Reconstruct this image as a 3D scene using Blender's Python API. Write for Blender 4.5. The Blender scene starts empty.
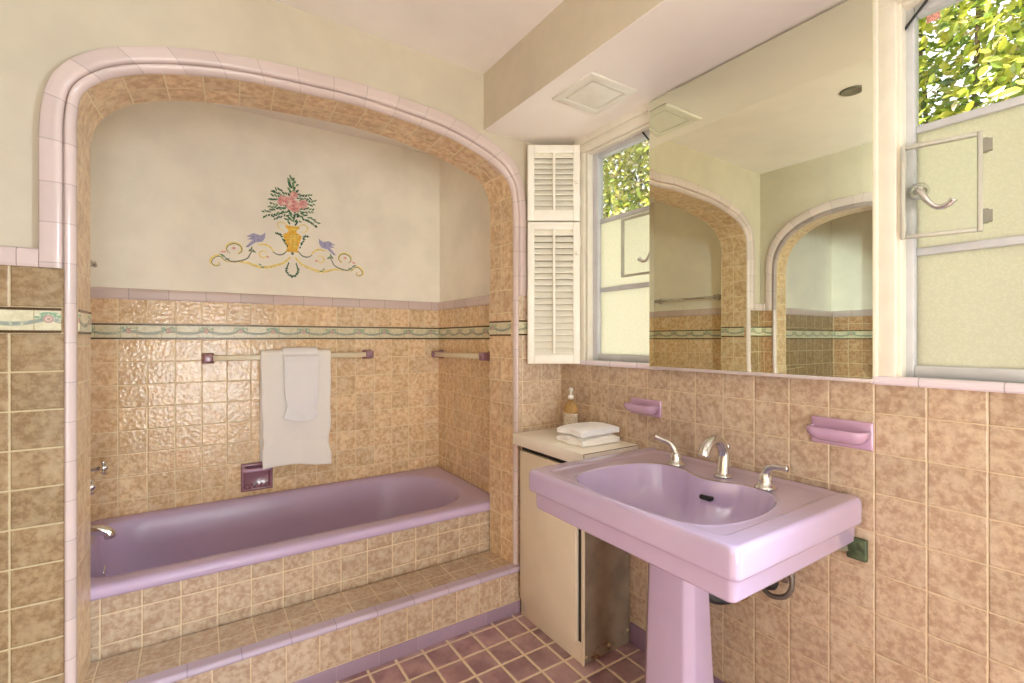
import bpy, bmesh, math, random
from math import sin, cos, pi, radians
from mathutils import Vector, Matrix
random.seed(7)
SC = bpy.context.scene
COL = SC.collection

# ------------------------------------------------------------------ helpers
def lin(r, g, b):
    f = lambda c: (c/255/12.92) if c/255 <= 0.04045 else ((c/255+0.055)/1.055)**2.4
    return (f(r), f(g), f(b), 1.0)

def link(name, me, mat=None, parent=None, smooth=False):
    o = bpy.data.objects.new(name, me)
    COL.objects.link(o)
    if mat:
        me.materials.append(mat)
    if parent:
        o.parent = parent
    if smooth:
        for p in me.polygons:
            p.use_smooth = True
    return o

def obj(name, bm, mat, parent=None, smooth=False, bevel=0, seg=2, loc=None):
    bmesh.ops.recalc_face_normals(bm, faces=bm.faces)
    me = bpy.data.meshes.new(name)
    bm.to_mesh(me); bm.free()
    o = link(name, me, mat, parent, smooth)
    if bevel:
        m = o.modifiers.new('bevel', 'BEVEL'); m.width = bevel; m.segments = seg
        m.limit_method = 'ANGLE'; m.angle_limit = radians(35)
        for p in me.polygons: p.use_smooth = True
    if loc: o.location = loc
    return o

def BM(): return bmesh.new()

def box(bm, x0, x1, y0, y1, z0, z1):
    vs = [bm.verts.new((x, y, z)) for x in (x0, x1) for y in (y0, y1) for z in (z0, z1)]
    for f in ((0,1,3,2),(4,6,7,5),(0,4,5,1),(2,3,7,6),(0,2,6,4),(1,5,7,3)):
        bm.faces.new([vs[i] for i in f])
    return vs

def loft(bm, rings, closed=True, cap0=False, cap1=False):
    R = [[bm.verts.new(p) for p in r] for r in rings]
    n = len(R[0])
    for a, b in zip(R[:-1], R[1:]):
        for i in range(n if closed else n-1):
            j = (i+1) % n
            bm.faces.new((a[i], a[j], b[j], b[i]))
    if cap0: bm.faces.new(list(reversed(R[0])))
    if cap1: bm.faces.new(R[-1])
    return R

def sweep(bm, pts, rad, n=12, cap=True):
    pts = [Vector(p) for p in pts]
    if not hasattr(rad, '__len__'): rad = [rad]*len(pts)
    rings = []; up = None
    for i, p in enumerate(pts):
        t = (pts[min(i+1, len(pts)-1)] - pts[max(i-1, 0)]).normalized()
        if up is None:
            up = t.orthogonal().normalized()
        up = (up - t*up.dot(t))
        if up.length < 1e-5: up = t.orthogonal()
        up.normalize()
        sd = t.cross(up)
        rings.append([p + (up*cos(2*pi*k/n) + sd*sin(2*pi*k/n))*rad[i] for k in range(n)])
    loft(bm, rings, True, cap, cap)

def lathe(bm, prof, c, n=32, axis='z'):
    rings = []
    for r, h in prof:
        ring = []
        for k in range(n):
            a = 2*pi*k/n
            if axis == 'z': ring.append((c[0]+r*cos(a), c[1]+r*sin(a), c[2]+h))
            elif axis == 'x': ring.append((c[0]+h, c[1]+r*cos(a), c[2]+r*sin(a)))
            else: ring.append((c[0]+r*cos(a), c[1]+h, c[2]+r*sin(a)))
        rings.append(ring)
    loft(bm, rings, True, True, True)

def smooth_path(P, n=8):
    """Catmull-Rom through points of any dimension."""
    out = []
    L = len(P)
    for i in range(L-1):
        p0 = P[max(i-1,0)]; p1 = P[i]; p2 = P[i+1]; p3 = P[min(i+2,L-1)]
        for k in range(n):
            t = k/n
            out.append(tuple(0.5*((2*b)+(-a+c)*t+(2*a-5*b+4*c-d)*t*t+(-a+3*b-3*c+d)*t**3)
                             for a,b,c,d in zip(p0,p1,p2,p3)))
    out.append(tuple(P[-1]))
    return out

def tag(o, label, cat, group=None):
    o['label'] = label; o['category'] = cat
    if group: o['group'] = group
    return o

def thing(name, label, cat, loc=(0,0,0), group=None):
    o = bpy.data.objects.new(name, None); COL.objects.link(o)
    o.location = loc; o.empty_display_size = 0.05
    return tag(o, label, cat, group)

def rebase(root, loc):
    """Put the thing's origin at its base, keeping its parts where they stand."""
    root.location = loc
    M = Matrix.Translation(-Vector(loc))
    for ch in root.children:
        ch.location = Vector(ch.location) - Vector(loc)

def struct(o):
    o['kind'] = 'structure'; return o

def rrect(cx, cy, hx, hy, r, n=8):
    """rounded rectangle outline"""
    out = []
    for q, (sx, sy) in enumerate(((1,1),(-1,1),(-1,-1),(1,-1))):
        for k in range(n+1):
            a = pi/2*q + pi/2*k/n
            out.append((cx+sx*(hx-r)+r*cos(a), cy+sy*(hy-r)+r*sin(a)))
    return out

def radial(poly, c, n, angs=None):
    """resample a star-shaped outline by angle round c"""
    out = []
    m = len(poly)
    for a in (angs or [2*pi*k/n for k in range(n)]):
        d = (cos(a), sin(a)); best = None
        for i in range(m):
            x1, y1 = poly[i][0]-c[0], poly[i][1]-c[1]
            x2, y2 = poly[(i+1)%m][0]-c[0], poly[(i+1)%m][1]-c[1]
            ex, ey = x2-x1, y2-y1
            den = d[0]*ey - d[1]*ex
            if abs(den) < 1e-12: continue
            t = (x1*ey - y1*ex)/den
            s_ = (x1*d[1] - y1*d[0])/den
            if t > 0 and -1e-6 <= s_ <= 1+1e-6:
                if best is None or t > best: best = t
        if best is None: best = 0.1
        out.append((c[0]+d[0]*best, c[1]+d[1]*best))
    return out

# ------------------------------------------------------------------ materials
class NT:
    def __init__(s, name):
        s.m = bpy.data.materials.new(name); s.m.use_nodes = True
        s.t = s.m.node_tree; s.n = s.t.nodes
        s.b = s.n['Principled BSDF']; s.out = s.n['Material Output']
    def new(s, t, **kw):
        nd = s.n.new(t)
        for k, v in kw.items(): setattr(nd, k, v)
        return nd
    def L(s, a, b): s.t.links.new(a, b)
    def put(s, sock, v):
        if hasattr(v, 'links'): s.L(v, sock)
        else: sock.default_value = v
    def math(s, op, a, b=None, c=None):
        nd = s.new('ShaderNodeMath', operation=op)
        for i, v in enumerate((a, b, c)):
            if v is not None: s.put(nd.inputs[i], v)
        return nd.outputs[0]
    def mix(s, f, a, b, bt='MIX'):
        nd = s.new('ShaderNodeMix', data_type='RGBA', blend_type=bt)
        s.put(nd.inputs[0], f); s.put(nd.inputs[6], a); s.put(nd.inputs[7], b)
        return nd.outputs[2]
    def step(s, v, a, b):
        nd = s.new('ShaderNodeMapRange', interpolation_type='SMOOTHSTEP')
        s.put(nd.inputs['Value'], v)
        nd.inputs['From Min'].default_value = a; nd.inputs['From Max'].default_value = b
        return nd.outputs[0]
    def noise(s, vec, scale, detail=3, rough=0.55):
        nd = s.new('ShaderNodeTexNoise')
        nd.inputs['Scale'].default_value = scale; nd.inputs['Detail'].default_value = detail
        nd.inputs['Roughness'].default_value = rough
        if vec is not None: s.L(vec, nd.inputs['Vector'])
        return nd.outputs[0]
    def pos(s):
        return s.new('ShaderNodeNewGeometry').outputs['Position']
    def xyz(s, v):
        nd = s.new('ShaderNodeSeparateXYZ'); s.L(v, nd.inputs[0]); return nd.outputs
    def comb(s, x, y, z=0.0):
        nd = s.new('ShaderNodeCombineXYZ')
        for i, v in enumerate((x, y, z)): s.put(nd.inputs[i], v)
        return nd.outputs[0]
    def bump(s, h, strength=0.3, dist=0.002):
        nd = s.new('ShaderNodeBump'); nd.inputs['Strength'].default_value = strength
        nd.inputs['Distance'].default_value = dist
        s.L(h, nd.inputs['Height']); s.L(nd.outputs[0], s.b.inputs['Normal'])
        return nd
    def fin(s, color, rough=0.5, metal=0, spec=None, coat=0):
        s.put(s.b.inputs['Base Color'], color); s.put(s.b.inputs['Roughness'], rough)
        s.b.inputs['Metallic'].default_value = metal
        if spec is not None: s.b.inputs['Specular IOR Level'].default_value = spec
        if coat: s.b.inputs['Coat Weight'].default_value = coat; s.b.inputs['Coat Roughness'].default_value = 0.05
        return s.m

def plain(name, col, rough=0.5, metal=0, var=0.06, scale=14, bump=0, bscale=120, spec=None):
    t = NT(name); p = t.pos()
    nz = t.noise(p, scale, 4)
    dark = tuple(c*(1-var) for c in col[:3])+(1,); lite = tuple(min(1, c*(1+var)) for c in col[:3])+(1,)
    t.fin(t.mix(t.step(nz, 0.3, 0.7), dark, lite), rough, metal, spec)
    if bump: t.bump(t.noise(p, bscale, 3), bump, 0.002)
    return t.m

def tile_mat(name, ax, u0, v0, pu, pv, base, dark, lite, grout, gw=0.0025, rough=0.22, wav=0.5, var=0.16,
             uv=False, mscale=56, wscale=42, stagger=0.0, wdist=0.0022, spec=.5, top=None):
    t = NT(name)
    p = t.pos()
    if uv:
        c = t.xyz(t.new('ShaderNodeUVMap').outputs[0])
        U, V = c[0], c[1]
    else:
        c = t.xyz(p); U, V = c[ax[0]], c[ax[1]]
    u = t.math('DIVIDE', t.math('SUBTRACT', U, u0), pu)
    v = t.math('DIVIDE', t.math('SUBTRACT', V, v0), pv)
    if top:      # one uncut course above the border
        up = t.math('GREATER_THAN', V, top)
        v2 = t.math('ADD', t.math('DIVIDE', t.math('SUBTRACT', V, top), 0.128), 50.0)
        v = t.math('ADD', t.math('MULTIPLY', v2, up), t.math('MULTIPLY', v, t.math('SUBTRACT', 1.0, up)))
    fu = t.math('FRACT', u); fv = t.math('FRACT', v)
    iu = t.math('FLOOR', u); iv = t.math('FLOOR', v)
    du = t.math('MULTIPLY', t.math('MINIMUM', fu, t.math('SUBTRACT', 1.0, fu)), pu)
    dv = t.math('MULTIPLY', t.math('MINIMUM', fv, t.math('SUBTRACT', 1.0, fv)), pv)
    d = t.math('MINIMUM', du, dv)
    wob = t.math('MULTIPLY', t.math('SUBTRACT', t.noise(p, 60, 2), 0.5), gw*0.9)
    d = t.math('ADD', d, wob)
    face = t.step(d, gw*0.6, gw*1.15)
    wn = t.new('ShaderNodeTexWhiteNoise', noise_dimensions='3D')
    t.L(t.comb(iu, iv, 3.7), wn.inputs[0])
    off = t.new('ShaderNodeVectorMath', operation='MULTIPLY_ADD')
    t.L(wn.outputs['Color'], off.inputs[0]); off.inputs[1].default_value = (9, 9, 9); t.L(p, off.inputs[2])
    m1 = t.noise(off.outputs[0], mscale, 5, 0.65)
    m2 = t.noise(off.outputs[0], mscale*0.42, 3, 0.5)
    colr = t.mix(t.step(m1, 0.36, 0.66), dark, base)
    colr = t.mix(t.math('MULTIPLY', t.step(m2, 0.45, 0.75), 0.65), colr, lite)
    k = t.math('ADD', t.math('MULTIPLY', wn.outputs[0], var), 1-var*0.5)
    kk = t.comb(k, k, k)
    colr = t.mix(1.0, colr, kk, 'MULTIPLY')
    colr = t.mix(face, grout, colr)
    rg = t.math('ADD', t.math('MULTIPLY', face, rough-0.75), 0.75)
    t.fin(colr, rg, 0, spec)
    prof = t.step(d, gw*0.4, gw*2.0)
    h = t.math('ADD', prof, t.math('MULTIPLY', t.noise(p, wscale, 2, 0.4), wav))
    t.bump(h, 0.8, wdist)
    return t.m

def trim_mat(name, col, axis=0, off=0.0, pitch=0.152, uv=False, rough=0.18, line=0.55):
    """glazed lavender trim with joints every pitch"""
    t = NT(name); p = t.pos()
    if uv: U = t.xyz(t.new('ShaderNodeUVMap').outputs[0])[0]
    else: U = t.xyz(p)[axis]
    u = t.math('DIVIDE', t.math('SUBTRACT', U, off), pitch)
    f = t.math('FRACT', u)
    d = t.math('MULTIPLY', t.math('MINIMUM', f, t.math('SUBTRACT', 1.0, f)), pitch)
    face = t.step(d, 0.0006, 0.0018)
    wn = t.new('ShaderNodeTexWhiteNoise', noise_dimensions='1D'); t.L(t.math('FLOOR', u), wn.inputs['W'])
    k = t.math('ADD', t.math('MULTIPLY', wn.outputs[0], 0.14), 0.93)
    c = t.mix(1.0, col, t.comb(k, k, k), 'MULTIPLY')
    n = t.noise(p, 25, 3)
    c = t.mix(t.math('MULTIPLY', n, 0.25), c, tuple(x*0.8 for x in col[:3])+(1,))
    c = t.mix(face, tuple(x*line for x in col[:3])+(1,), c)
    t.fin(c, rough)
    t.bump(face, 0.4, 0.001)
    return t.m

def listello_mat(name, ax, off, z0, z1, pitch=0.152):
    """pale green border with swags and roses between two twisted brown cords"""
    t = NT(name); p = t.pos(); c = t.xyz(p)
    U = c[ax]; V = c[2]
    u = t.math('DIVIDE', t.math('SUBTRACT', U, off), pitch)
    f = t.math('FRACT', u)
    v = t.math('DIVIDE', t.math('SUBTRACT', V, z0), z1-z0)       # 0..1
    nz = t.noise(p, 70, 3)
    base = t.mix(t.step(nz, 0.3, 0.7), lin(206,200,166), lin(224,218,188))
    # swag: sagging ribbon
    x = t.math('SUBTRACT', f, 0.5)
    sag = t.math('ADD', 0.36, t.math('MULTIPLY', t.math('MULTIPLY', x, x), 0.95))
    dist = t.math('ABSOLUTE', t.math('SUBTRACT', v, sag))
    sw = t.math('MULTIPLY', t.step(dist, 0.11, 0.05), t.step(nz, 0.25, 0.5))
    colr = t.mix(sw, base, lin(150,158,146))
    # leaves and rose where two swags meet
    g = t.math('MULTIPLY', t.math('SUBTRACT', 0.5, t.math('ABSOLUTE', x)), pitch/(z1-z0))
    gy = t.math('SUBTRACT', v, 0.56)
    r = t.math('SQRT', t.math('ADD', t.math('MULTIPLY', g, g), t.math('MULTIPLY', gy, gy)))
    ly = t.math('SUBTRACT', v, 0.68)
    lr = t.math('SQRT', t.math('ADD', t.math('MULTIPLY', t.math('MULTIPLY', g, g), 0.28), t.math('MULTIPLY', t.math('MULTIPLY', ly, ly), 2.4)))
    leaf = t.math('MULTIPLY', t.step(lr, 0.28, 0.2), t.step(t.noise(p, 150, 2), 0.42, 0.52))
    colr = t.mix(leaf, colr, lin(136,170,140))
    rose = t.step(r, 0.19, 0.15)
    rw = t.math('SINE', t.math('MULTIPLY', r, 60.0))
    colr = t.mix(rose, colr, t.mix(t.step(rw, -0.4, 0.4), lin(212,188,172), lin(178,148,138)))
    # joints
    d = t.math('MULTIPLY', t.math('MINIMUM', f, t.math('SUBTRACT', 1.0, f)), pitch)
    d2 = t.math('ABSOLUTE', t.math('SUBTRACT', d, 0.03))
    colr = t.mix(t.step(d2, 0.0014, 0.0006), colr, lin(170,158,118))
    # cords
    e = t.math('MULTIPLY', t.math('MINIMUM', v, t.math('SUBTRACT', 1.0, v)), z1-z0)
    cord = t.step(e, 0.0082, 0.0068)
    tw = t.math('SINE', t.math('MULTIPLY', t.math('ADD', U, V), 820.0))
    cc = t.mix(t.step(tw, 0.2, 0.9), lin(62,40,20), lin(118,84,48))
    colr = t.mix(cord, colr, cc)
    t.fin(colr, 0.25)
    t.bump(t.math('ADD', t.math('MULTIPLY', leaf, 0.6), t.math('ADD', rose, t.math('ADD', sw, cord))), 0.5, 0.0015)
    return t.m

# plasters
M_wall_dimmed = plain('dimmed cream plaster', lin(203,193,172), 0.85, var=0.05, scale=5, bump=0.12, bscale=45)  # same plaster as the alcove, colour darkened to offset stronger light here
M_alc_brightened = plain('alcove plaster', lin(246,241,226), 0.85, var=0.05, scale=4, bump=0.12, bscale=45)  # same plaster, colour lightened to make up for weaker light in the alcove
M_ceil = plain('ceiling plaster', lin(238,233,225), 0.9, var=0.03, scale=4, bump=0.08, bscale=40)
M_white = plain('white painted wood', lin(232,228,214), 0.35, var=0.03, scale=20)
M_shut = plain('cream painted shutter', lin(243,240,228), 0.4, var=0.02, scale=20)
M_sash = plain('white sash with backlit shade', lin(198,201,206), 0.4, var=0.04, scale=20)  # white sash, its backlit shade put into the grey colour
# tiles
TB, TD, TL, TG = lin(238,213,172), lin(208,173,132), lin(243,227,197), lin(234,220,184)
RB, RD, RL = lin(201,181,156), lin(171,144,121), lin(210,195,172)
M_t_back = tile_mat('tile alcove back', (0,2), -1.817, 1.264, 0.1085, 0.107, TB, TD, TL, TG, wav=1.7, rough=0.04, wscale=62, wdist=0.0015, spec=.45, top=1.337, gw=0.002, mscale=52)
M_t_side = tile_mat('tile alcove side', (1,2), 1.0, 1.264, 0.1085, 0.107, TB, TD, TL, TG, wav=1.5, rough=0.15, wdist=0.0016, gw=0.002, mscale=52, top=1.337)
M_t_front = tile_mat('tile front wall', (0,2), -1.945, 1.282, 0.139, 0.1086, lin(172,148,112), lin(143,117,84), lin(184,164,130), lin(202,186,148), wav=0.5, rough=0.25, mscale=56, top=1.353)  # front tile darkened, the dimmer light at the left put into its colour
M_t_front_brightened = tile_mat('tile front wall by cabinet', (0,2), -0.236, 1.282, 0.1105, 0.1086, lin(222,202,178), lin(194,166,142), lin(230,216,194), lin(220,204,172), wav=0.4, rough=0.2, mscale=58, top=1.353)  # lighter copy of the front tile, bright reflections put into its colour
M_t_right = tile_mat('tile right wall', (1,2), -0.989, 0.532, 0.1105, 0.107, RB, RD, RL, lin(216,196,164), gw=0.0018, wav=0.4, rough=0.3, mscale=58)
M_t_soff = tile_mat('tile arch lining', (0,1), 0, 0.0, 0.108, 0.105, lin(226,200,160), lin(194,158,120), lin(234,214,180), lin(232,218,182), uv=True, wav=0.4, rough=0.3, mscale=40)
M_t_apron = tile_mat('tile apron', (0,2), -1.782, 0.249, 0.1105, 0.1, RB, RD, RL, lin(220,200,168), wav=0.5, rough=0.25)
M_t_tread = tile_mat('tile tread', (0,1), -1.782, 0.0, 0.1105, 0.1, RB, RD, RL, lin(220,200,168), wav=0.3, rough=0.25)
M_t_tread.node_tree.nodes['Principled BSDF'].inputs['Coat Weight'].default_value = .9; M_t_tread.node_tree.nodes['Principled BSDF'].inputs['Coat Roughness'].default_value = .18
M_t_riser = tile_mat('tile riser', (0,2), -0.81, 0.0565, 0.1105, 0.16, RB, RD, RL, lin(214,192,158), wav=0.5, rough=0.25)
M_t_floor = tile_mat('mauve floor tile', (0,1), -0.308, -0.05, 0.1105, 0.1155, lin(180,146,148), lin(146,112,118), lin(204,178,174), lin(230,212,184), gw=0.006, wav=0.2, rough=0.28, var=0.3, mscale=10)
M_t_left = tile_mat('tile left wall', (1,2), -0.02, 1.282, 0.1085, 0.1086, lin(206,166,126), lin(170,128,92), lin(214,184,146), lin(218,194,150), wav=0.5, rough=0.25)
M_t_nback = M_t_left
# lavender ceramics
LAV = lin(196,166,186)
LAVT = lin(214,196,190)
M_trimx = trim_mat('lavender trim along x', LAVT, 0, -1.93)
M_trimy = trim_mat('lavender trim along y', LAVT, 1, 0.0)
M_trimu = trim_mat('lavender arch trim', LAVT, uv=True, pitch=0.114, line=.7)
M_basex = trim_mat('lavender base tile', lin(160,138,158), 0, -1.085, 0.16, line=1.25)
M_basey = trim_mat('lavender base tile y', lin(154,128,156), 1, 0.0, 0.152, line=1.2)
M_nose = trim_mat('lavender step nosing', lin(196,180,200), 0, -1.085, 0.152)
def ceramic(name, col, rough=0.12, coat=.5, spec=.5):
    t = NT(name); p = t.pos()
    n = t.noise(p, 6, 3)
    c = t.mix(t.step(n, 0.3, 0.7), tuple(x*0.95 for x in col[:3])+(1,), col)
    t.fin(c, rough, 0, spec, coat=coat)
    return t.m
M_sink = ceramic('lilac sink porcelain', lin(191,173,206), 0.08, 1.0)
M_tub = ceramic('mauve tub enamel', lin(194,174,204), 0.22, 0, .35)
M_soap = ceramic('lilac soap dish ceramic', lin(194,160,190), 0.2)
M_soapd = ceramic('plum soap dish ceramic', lin(150,108,122), 0.2)
M_chrome = plain('chrome', (0.78,0.78,0.78,1), 0.09, 1.0, var=0.02)
M_steel = plain('brushed nickel', (0.68,0.67,0.65,1), 0.17, 1.0, var=0.06)
M_dark = plain('black rubber and gap shade', (0.012,0.011,0.01,1), 0.5)
M_brass = plain('aged brass', lin(140,104,50), 0.35, 0.8)
M_hose = plain('braided hose', lin(120,112,104), 0.4, 0.6, var=0.25, scale=300, bump=0.4, bscale=400)
M_bar = plain('cream ceramic bar', lin(222,212,184), 0.25, var=0.03)
M_green = plain('green patina', lin(70,84,58), 0.45, var=0.45, scale=60, bump=0.3, bscale=80)
M_cab = plain('beige painted cabinet', lin(228,217,194), 0.4, var=0.03, scale=7)
M_count = plain('cream laminate', lin(246,242,230), 0.28, var=0.02)
M_edge = plain('dark laminate edge', lin(96,78,58), 0.5)

# ------------------------------------------------------------------ room data
CEIL = 2.455
XL = -1.99            # left wall
YB = -3.6            # back wall
AXL, AXR, AYB = -1.92, -0.203, 1.0   # alcove
JT = 0.20             # arch wall thickness
SOF_X, SOF_Z = -0.437, 2.203

INN = [(-1.808, 0), (-1.808, 0.7), (-1.808, 1.467), (-1.808, 1.75), (-1.808, 1.8289), (-1.8075, 1.9077), (-1.7948, 1.9846), (-1.7419, 2.0409), (-1.6726, 2.078), (-1.5978, 2.1025), (-1.5211, 2.1211), (-1.4436, 2.1358), (-1.3656, 2.1462), (-1.2869, 2.1514), (-1.2081, 2.1547), (-1.1293, 2.1579), (-1.0505, 2.1618), (-0.9717, 2.1623), (-0.8929, 2.1586), (-0.8143, 2.1526), (-0.7358, 2.1448), (-0.6576, 2.1349), (-0.5799, 2.1218), (-0.5041, 2.1002), (-0.4299, 2.0741), (-0.3596, 2.0387), (-0.3034, 1.9838), (-0.2832, 1.9075), (-0.2793, 1.8289), (-0.279, 1.75), (-0.279, 1.467), (-0.279, 0.7), (-0.279, 0)]
OUT = [(-1.886, 0), (-1.886, 0.7), (-1.886, 1.467), (-1.886, 1.75), (-1.886, 1.838), (-1.881, 1.9258), (-1.8617, 2.0111), (-1.8112, 2.0812), (-1.7391, 2.1313), (-1.6567, 2.162), (-1.5723, 2.1869), (-1.4865, 2.2057), (-1.3991, 2.216), (-1.3117, 2.2264), (-1.224, 2.2335), (-1.1361, 2.2387), (-1.0482, 2.2424), (-0.9603, 2.2416), (-0.8724, 2.2374), (-0.7845, 2.2325), (-0.6966, 2.2275), (-0.6094, 2.218), (-0.5239, 2.1971), (-0.441, 2.1681), (-0.3599, 2.1345), (-0.2851, 2.0881), (-0.2438, 2.0103), (-0.223, 1.925), (-0.214, 1.838), (-0.214, 1.75), (-0.214, 1.467), (-0.214, 0.7), (-0.214, 0)]
REAR = [(-1.804, 0), (-1.804, 0.7), (-1.804, 1.467), (-1.804, 1.75), (-1.804, 1.828), (-1.8029, 1.906), (-1.7795, 1.9791), (-1.7279, 2.0364), (-1.66, 2.0742), (-1.5863, 2.0995), (-1.5102, 2.1165), (-1.4331, 2.1287), (-1.3558, 2.1387), (-1.2781, 2.1458), (-1.2002, 2.151), (-1.1223, 2.1554), (-1.0443, 2.1569), (-0.9663, 2.1579), (-0.8884, 2.1539), (-0.8105, 2.1491), (-0.7333, 2.1383), (-0.6563, 2.1256), (-0.5798, 2.111), (-0.504, 2.0922), (-0.429, 2.071), (-0.3579, 2.0422), (-0.3105, 1.9819), (-0.2938, 1.906), (-0.293, 1.828), (-0.293, 1.75), (-0.293, 1.467), (-0.293, 0.7), (-0.293, 0)]
NS = 4
inn, out, rear = (smooth_path(P, NS) for P in (INN, OUT, REAR))

def uv_loft(name, rings, us, vs, mat, parent=None, smooth=True, flip=False):
    """rings[i][j] -> point; us[i], vs[j] metres"""
    verts = [p for r in rings for p in r]; m = len(rings[0]); faces = []; uvs = []
    for i in range(len(rings)-1):
        for j in range(m-1):
            q = [(i,j),(i+1,j),(i+1,j+1),(i,j+1)]
            if flip: q.reverse()
            faces.append([a*m+b for a,b in q]); uvs.extend([(us[a], vs[b]) for a,b in q])
    me = bpy.data.meshes.new(name); me.from_pydata(verts, [], faces)
    ul = me.uv_layers.new(name='UVMap')
    for k, c in enumerate(uvs): ul.data[k].uv = c
    return link(name, me, mat, parent, smooth)

def arc(P):
    s = [0.0]
    for a, b in zip(P[:-1], P[1:]): s.append(s[-1]+math.dist(a, b))
    return s

# ------------------------------------------------------------------ shell
bm = BM(); box(bm, XL-1.3, 0.14, YB-0.12, JT, -0.06, 0.0)
struct(obj('floor', bm, M_t_floor))
bm = BM(); box(bm, XL-1.4, 0.16, YB-0.12, 1.14, CEIL, CEIL+0.1)
struct(obj('ceiling', bm, M_ceil))

# arch wall (plaster), opening follows the middle of the trim
mid = [((a[0]*0.5+b[0]*0.5), (a[1]*0.5+b[1]*0.5)) for a, b in zip(out, inn)]
bm = BM()
for y in (0.012, JT):
    path = mid if y < 0.1 else rear
    n = len(path)
    # jamb strips
    rows_l = [i for i in range(n) if i <= 3*NS]
    def strip(idx, xe):
        vs = []
        for i in idx:
            vs.append((bm.verts.new((xe, y, path[i][1])), bm.verts.new((path[i][0], y, path[i][1]))))
        for a, b in zip(vs[:-1], vs[1:]): bm.faces.new((a[0], a[1], b[1], b[0]))
    il = list(range(0, 3*NS+1)); ir = list(range(n-1, n-2-3*NS, -1))
    strip(il, XL-0.0); strip(ir, 0.012)
    # corner columns above the springings
    for xe, i0 in ((XL, il[-1]), (0.012, ir[-1])):
        a, b = (xe, path[i0][1]), path[i0]
        bm.faces.new([bm.verts.new((xe, y, path[i0][1])), bm.verts.new((b[0], y, b[1])), bm.verts.new((b[0], y, CEIL)), bm.verts.new((xe, y, CEIL))])
    # above the curve
    for i in range(il[-1], ir[-1]):
        a, b = path[i], path[i+1]
        if abs(b[0]-a[0]) < 1e-5: continue
        bm.faces.new([bm.verts.new((a[0], y, a[1])), bm.verts.new((b[0], y, b[1])), bm.verts.new((b[0], y, CEIL)), bm.verts.new((a[0], y, CEIL))])
bmesh.ops.remove_doubles(bm, verts=bm.verts, dist=1e-5)
struct(obj('wall_front', bm, M_wall_dimmed))

# tiled lining of the arch (reveal)
s_in = arc(inn)
rings = []
for o_, a, b in zip(out, inn, rear):
    a = (o_[0]+(a[0]-o_[0])*1.0, o_[1]+(a[1]-o_[1])*1.0)
    rings.append([(a[0]+(b[0]-a[0])*k/4, 0.012+(JT-0.012)*k/4, a[1]+(b[1]-a[1])*k/4) for k in range(5)])
o = struct(uv_loft('arch_lining', rings, [s-0.055 for s in s_in], [0.0, .0525, .105, .1575, .21], M_t_soff))
# arch trim: flat tile band with raised outer lip, then a bullnose into the reveal
def band(name, i0, i1, prof):
    rings = []; us = []
    for i in range(i0, i1+1):
        a, b = out[i], inn[i]
        rings.append([(a[0]+(b[0]-a[0])*t, y, a[1]+(b[1]-a[1])*t) for t, y in prof]); us.append(s_in[i])
    vs = [0]
    for k in range(len(prof)-1): vs.append(vs[-1]+0.01)
    return struct(uv_loft(name, rings, us, vs, M_trimu))
flat = [(0,0.012),(0,-0.006),(0.015,-0.0085),(0.04,-0.0095),(0.2,-0.0105),(0.38,-0.012),(0.47,-0.0125),(0.54,-0.011),(0.595,-0.007),(0.62,-0.001),(0.63,0.007)]
band('trim_1', 2*NS, len(inn)-1-2*NS, flat)
bull = [(0.63,0.009),(0.665,0.004),(0.67,-0.002),(0.69,-0.0055),(0.73,-0.0075),(0.80,-0.0065),(0.87,-0.003),(0.94,0.003),(0.985,0.011),(1.0,0.02),(1.0,0.03)]
band('trim_2', 0, len(inn)-1, bull)

# front wall tile dado, rail and border (left and right of the arch)
TZ = 1.467
for nm, x0, x1 in (('left', XL, -1.864), ('right', -0.262, 0.0)):
    bm = BM(); box(bm, x0, x1+ (0.03 if nm=='left' else 0), 0.0, 0.0125, 0.0, TZ); 
    struct(obj('wainscot_front', bm, M_t_front if nm == 'left' else M_t_front_brightened))
    bm = BM(); box(bm, x0, x1 + (0.024 if nm=='left' else 0), -0.004, 0.004, 1.282, 1.353)
    struct(obj('border_front', bm, listello_mat('border front '+nm, 0, -1.866-0.152, 1.282, 1.353)))
    # rail
    bm = BM()
    ys = [(0.012,1.467),(-0.008,1.467),(-0.011,1.475),(-0.011,1.505),(-0.008,1.515),(0.0,1.52),(0.012,1.52)]
    xa, xb = (XL, -1.886) if nm == 'left' else (-0.214, 0.0)
    loft(bm, [[(x, y, z) for y, z in ys] for x in (xa, xb)], True, True, True)
    struct(obj('rail_front', bm, M_trimx))

# alcove walls
bm = BM(); box(bm, AXL-0.02, AXR+0.02, AYB+0.010, AYB+0.12, 0, CEIL); struct(obj('wall_alcove_back', bm, M_alc_brightened))
bm = BM(); box(bm, AXL-0.09, AXL-0.012, JT, AYB+0.12, 0, CEIL); struct(obj('wall_alcove_left', bm, M_alc_brightened))
bm = BM(); box(bm, AXR+0.012, AXR+0.12, JT, AYB+0.12, 0, CEIL); struct(obj('wall_alcove_right', bm, M_alc_brightened))
bm = BM(); box(bm, AXL-0.012, AXR+0.012, AYB, AYB+0.0105, 0.1, 1.45); struct(obj('wainscot_alcove_back', bm, M_t_back))
bm = BM(); box(bm, AXL-0.0125, AXL, JT, AYB, 0.1, 1.45); struct(obj('wainscot_alcove_left', bm, M_t_side))
bm = BM(); box(bm, AXR, AXR+0.0125, JT, AYB, 0.1, 1.45); struct(obj('wainscot_alcove_right', bm, M_t_side))
M_lx = listello_mat('border alcove x', 0, -1.93, 1.264, 1.337); M_ly = listello_mat('border alcove y', 1, 1.0, 1.264, 1.337)
bm = BM(); box(bm, AXL, AXR, AYB-0.003, AYB+0.004, 1.264, 1.337); struct(obj('border_alcove_back', bm, M_lx))
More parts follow.
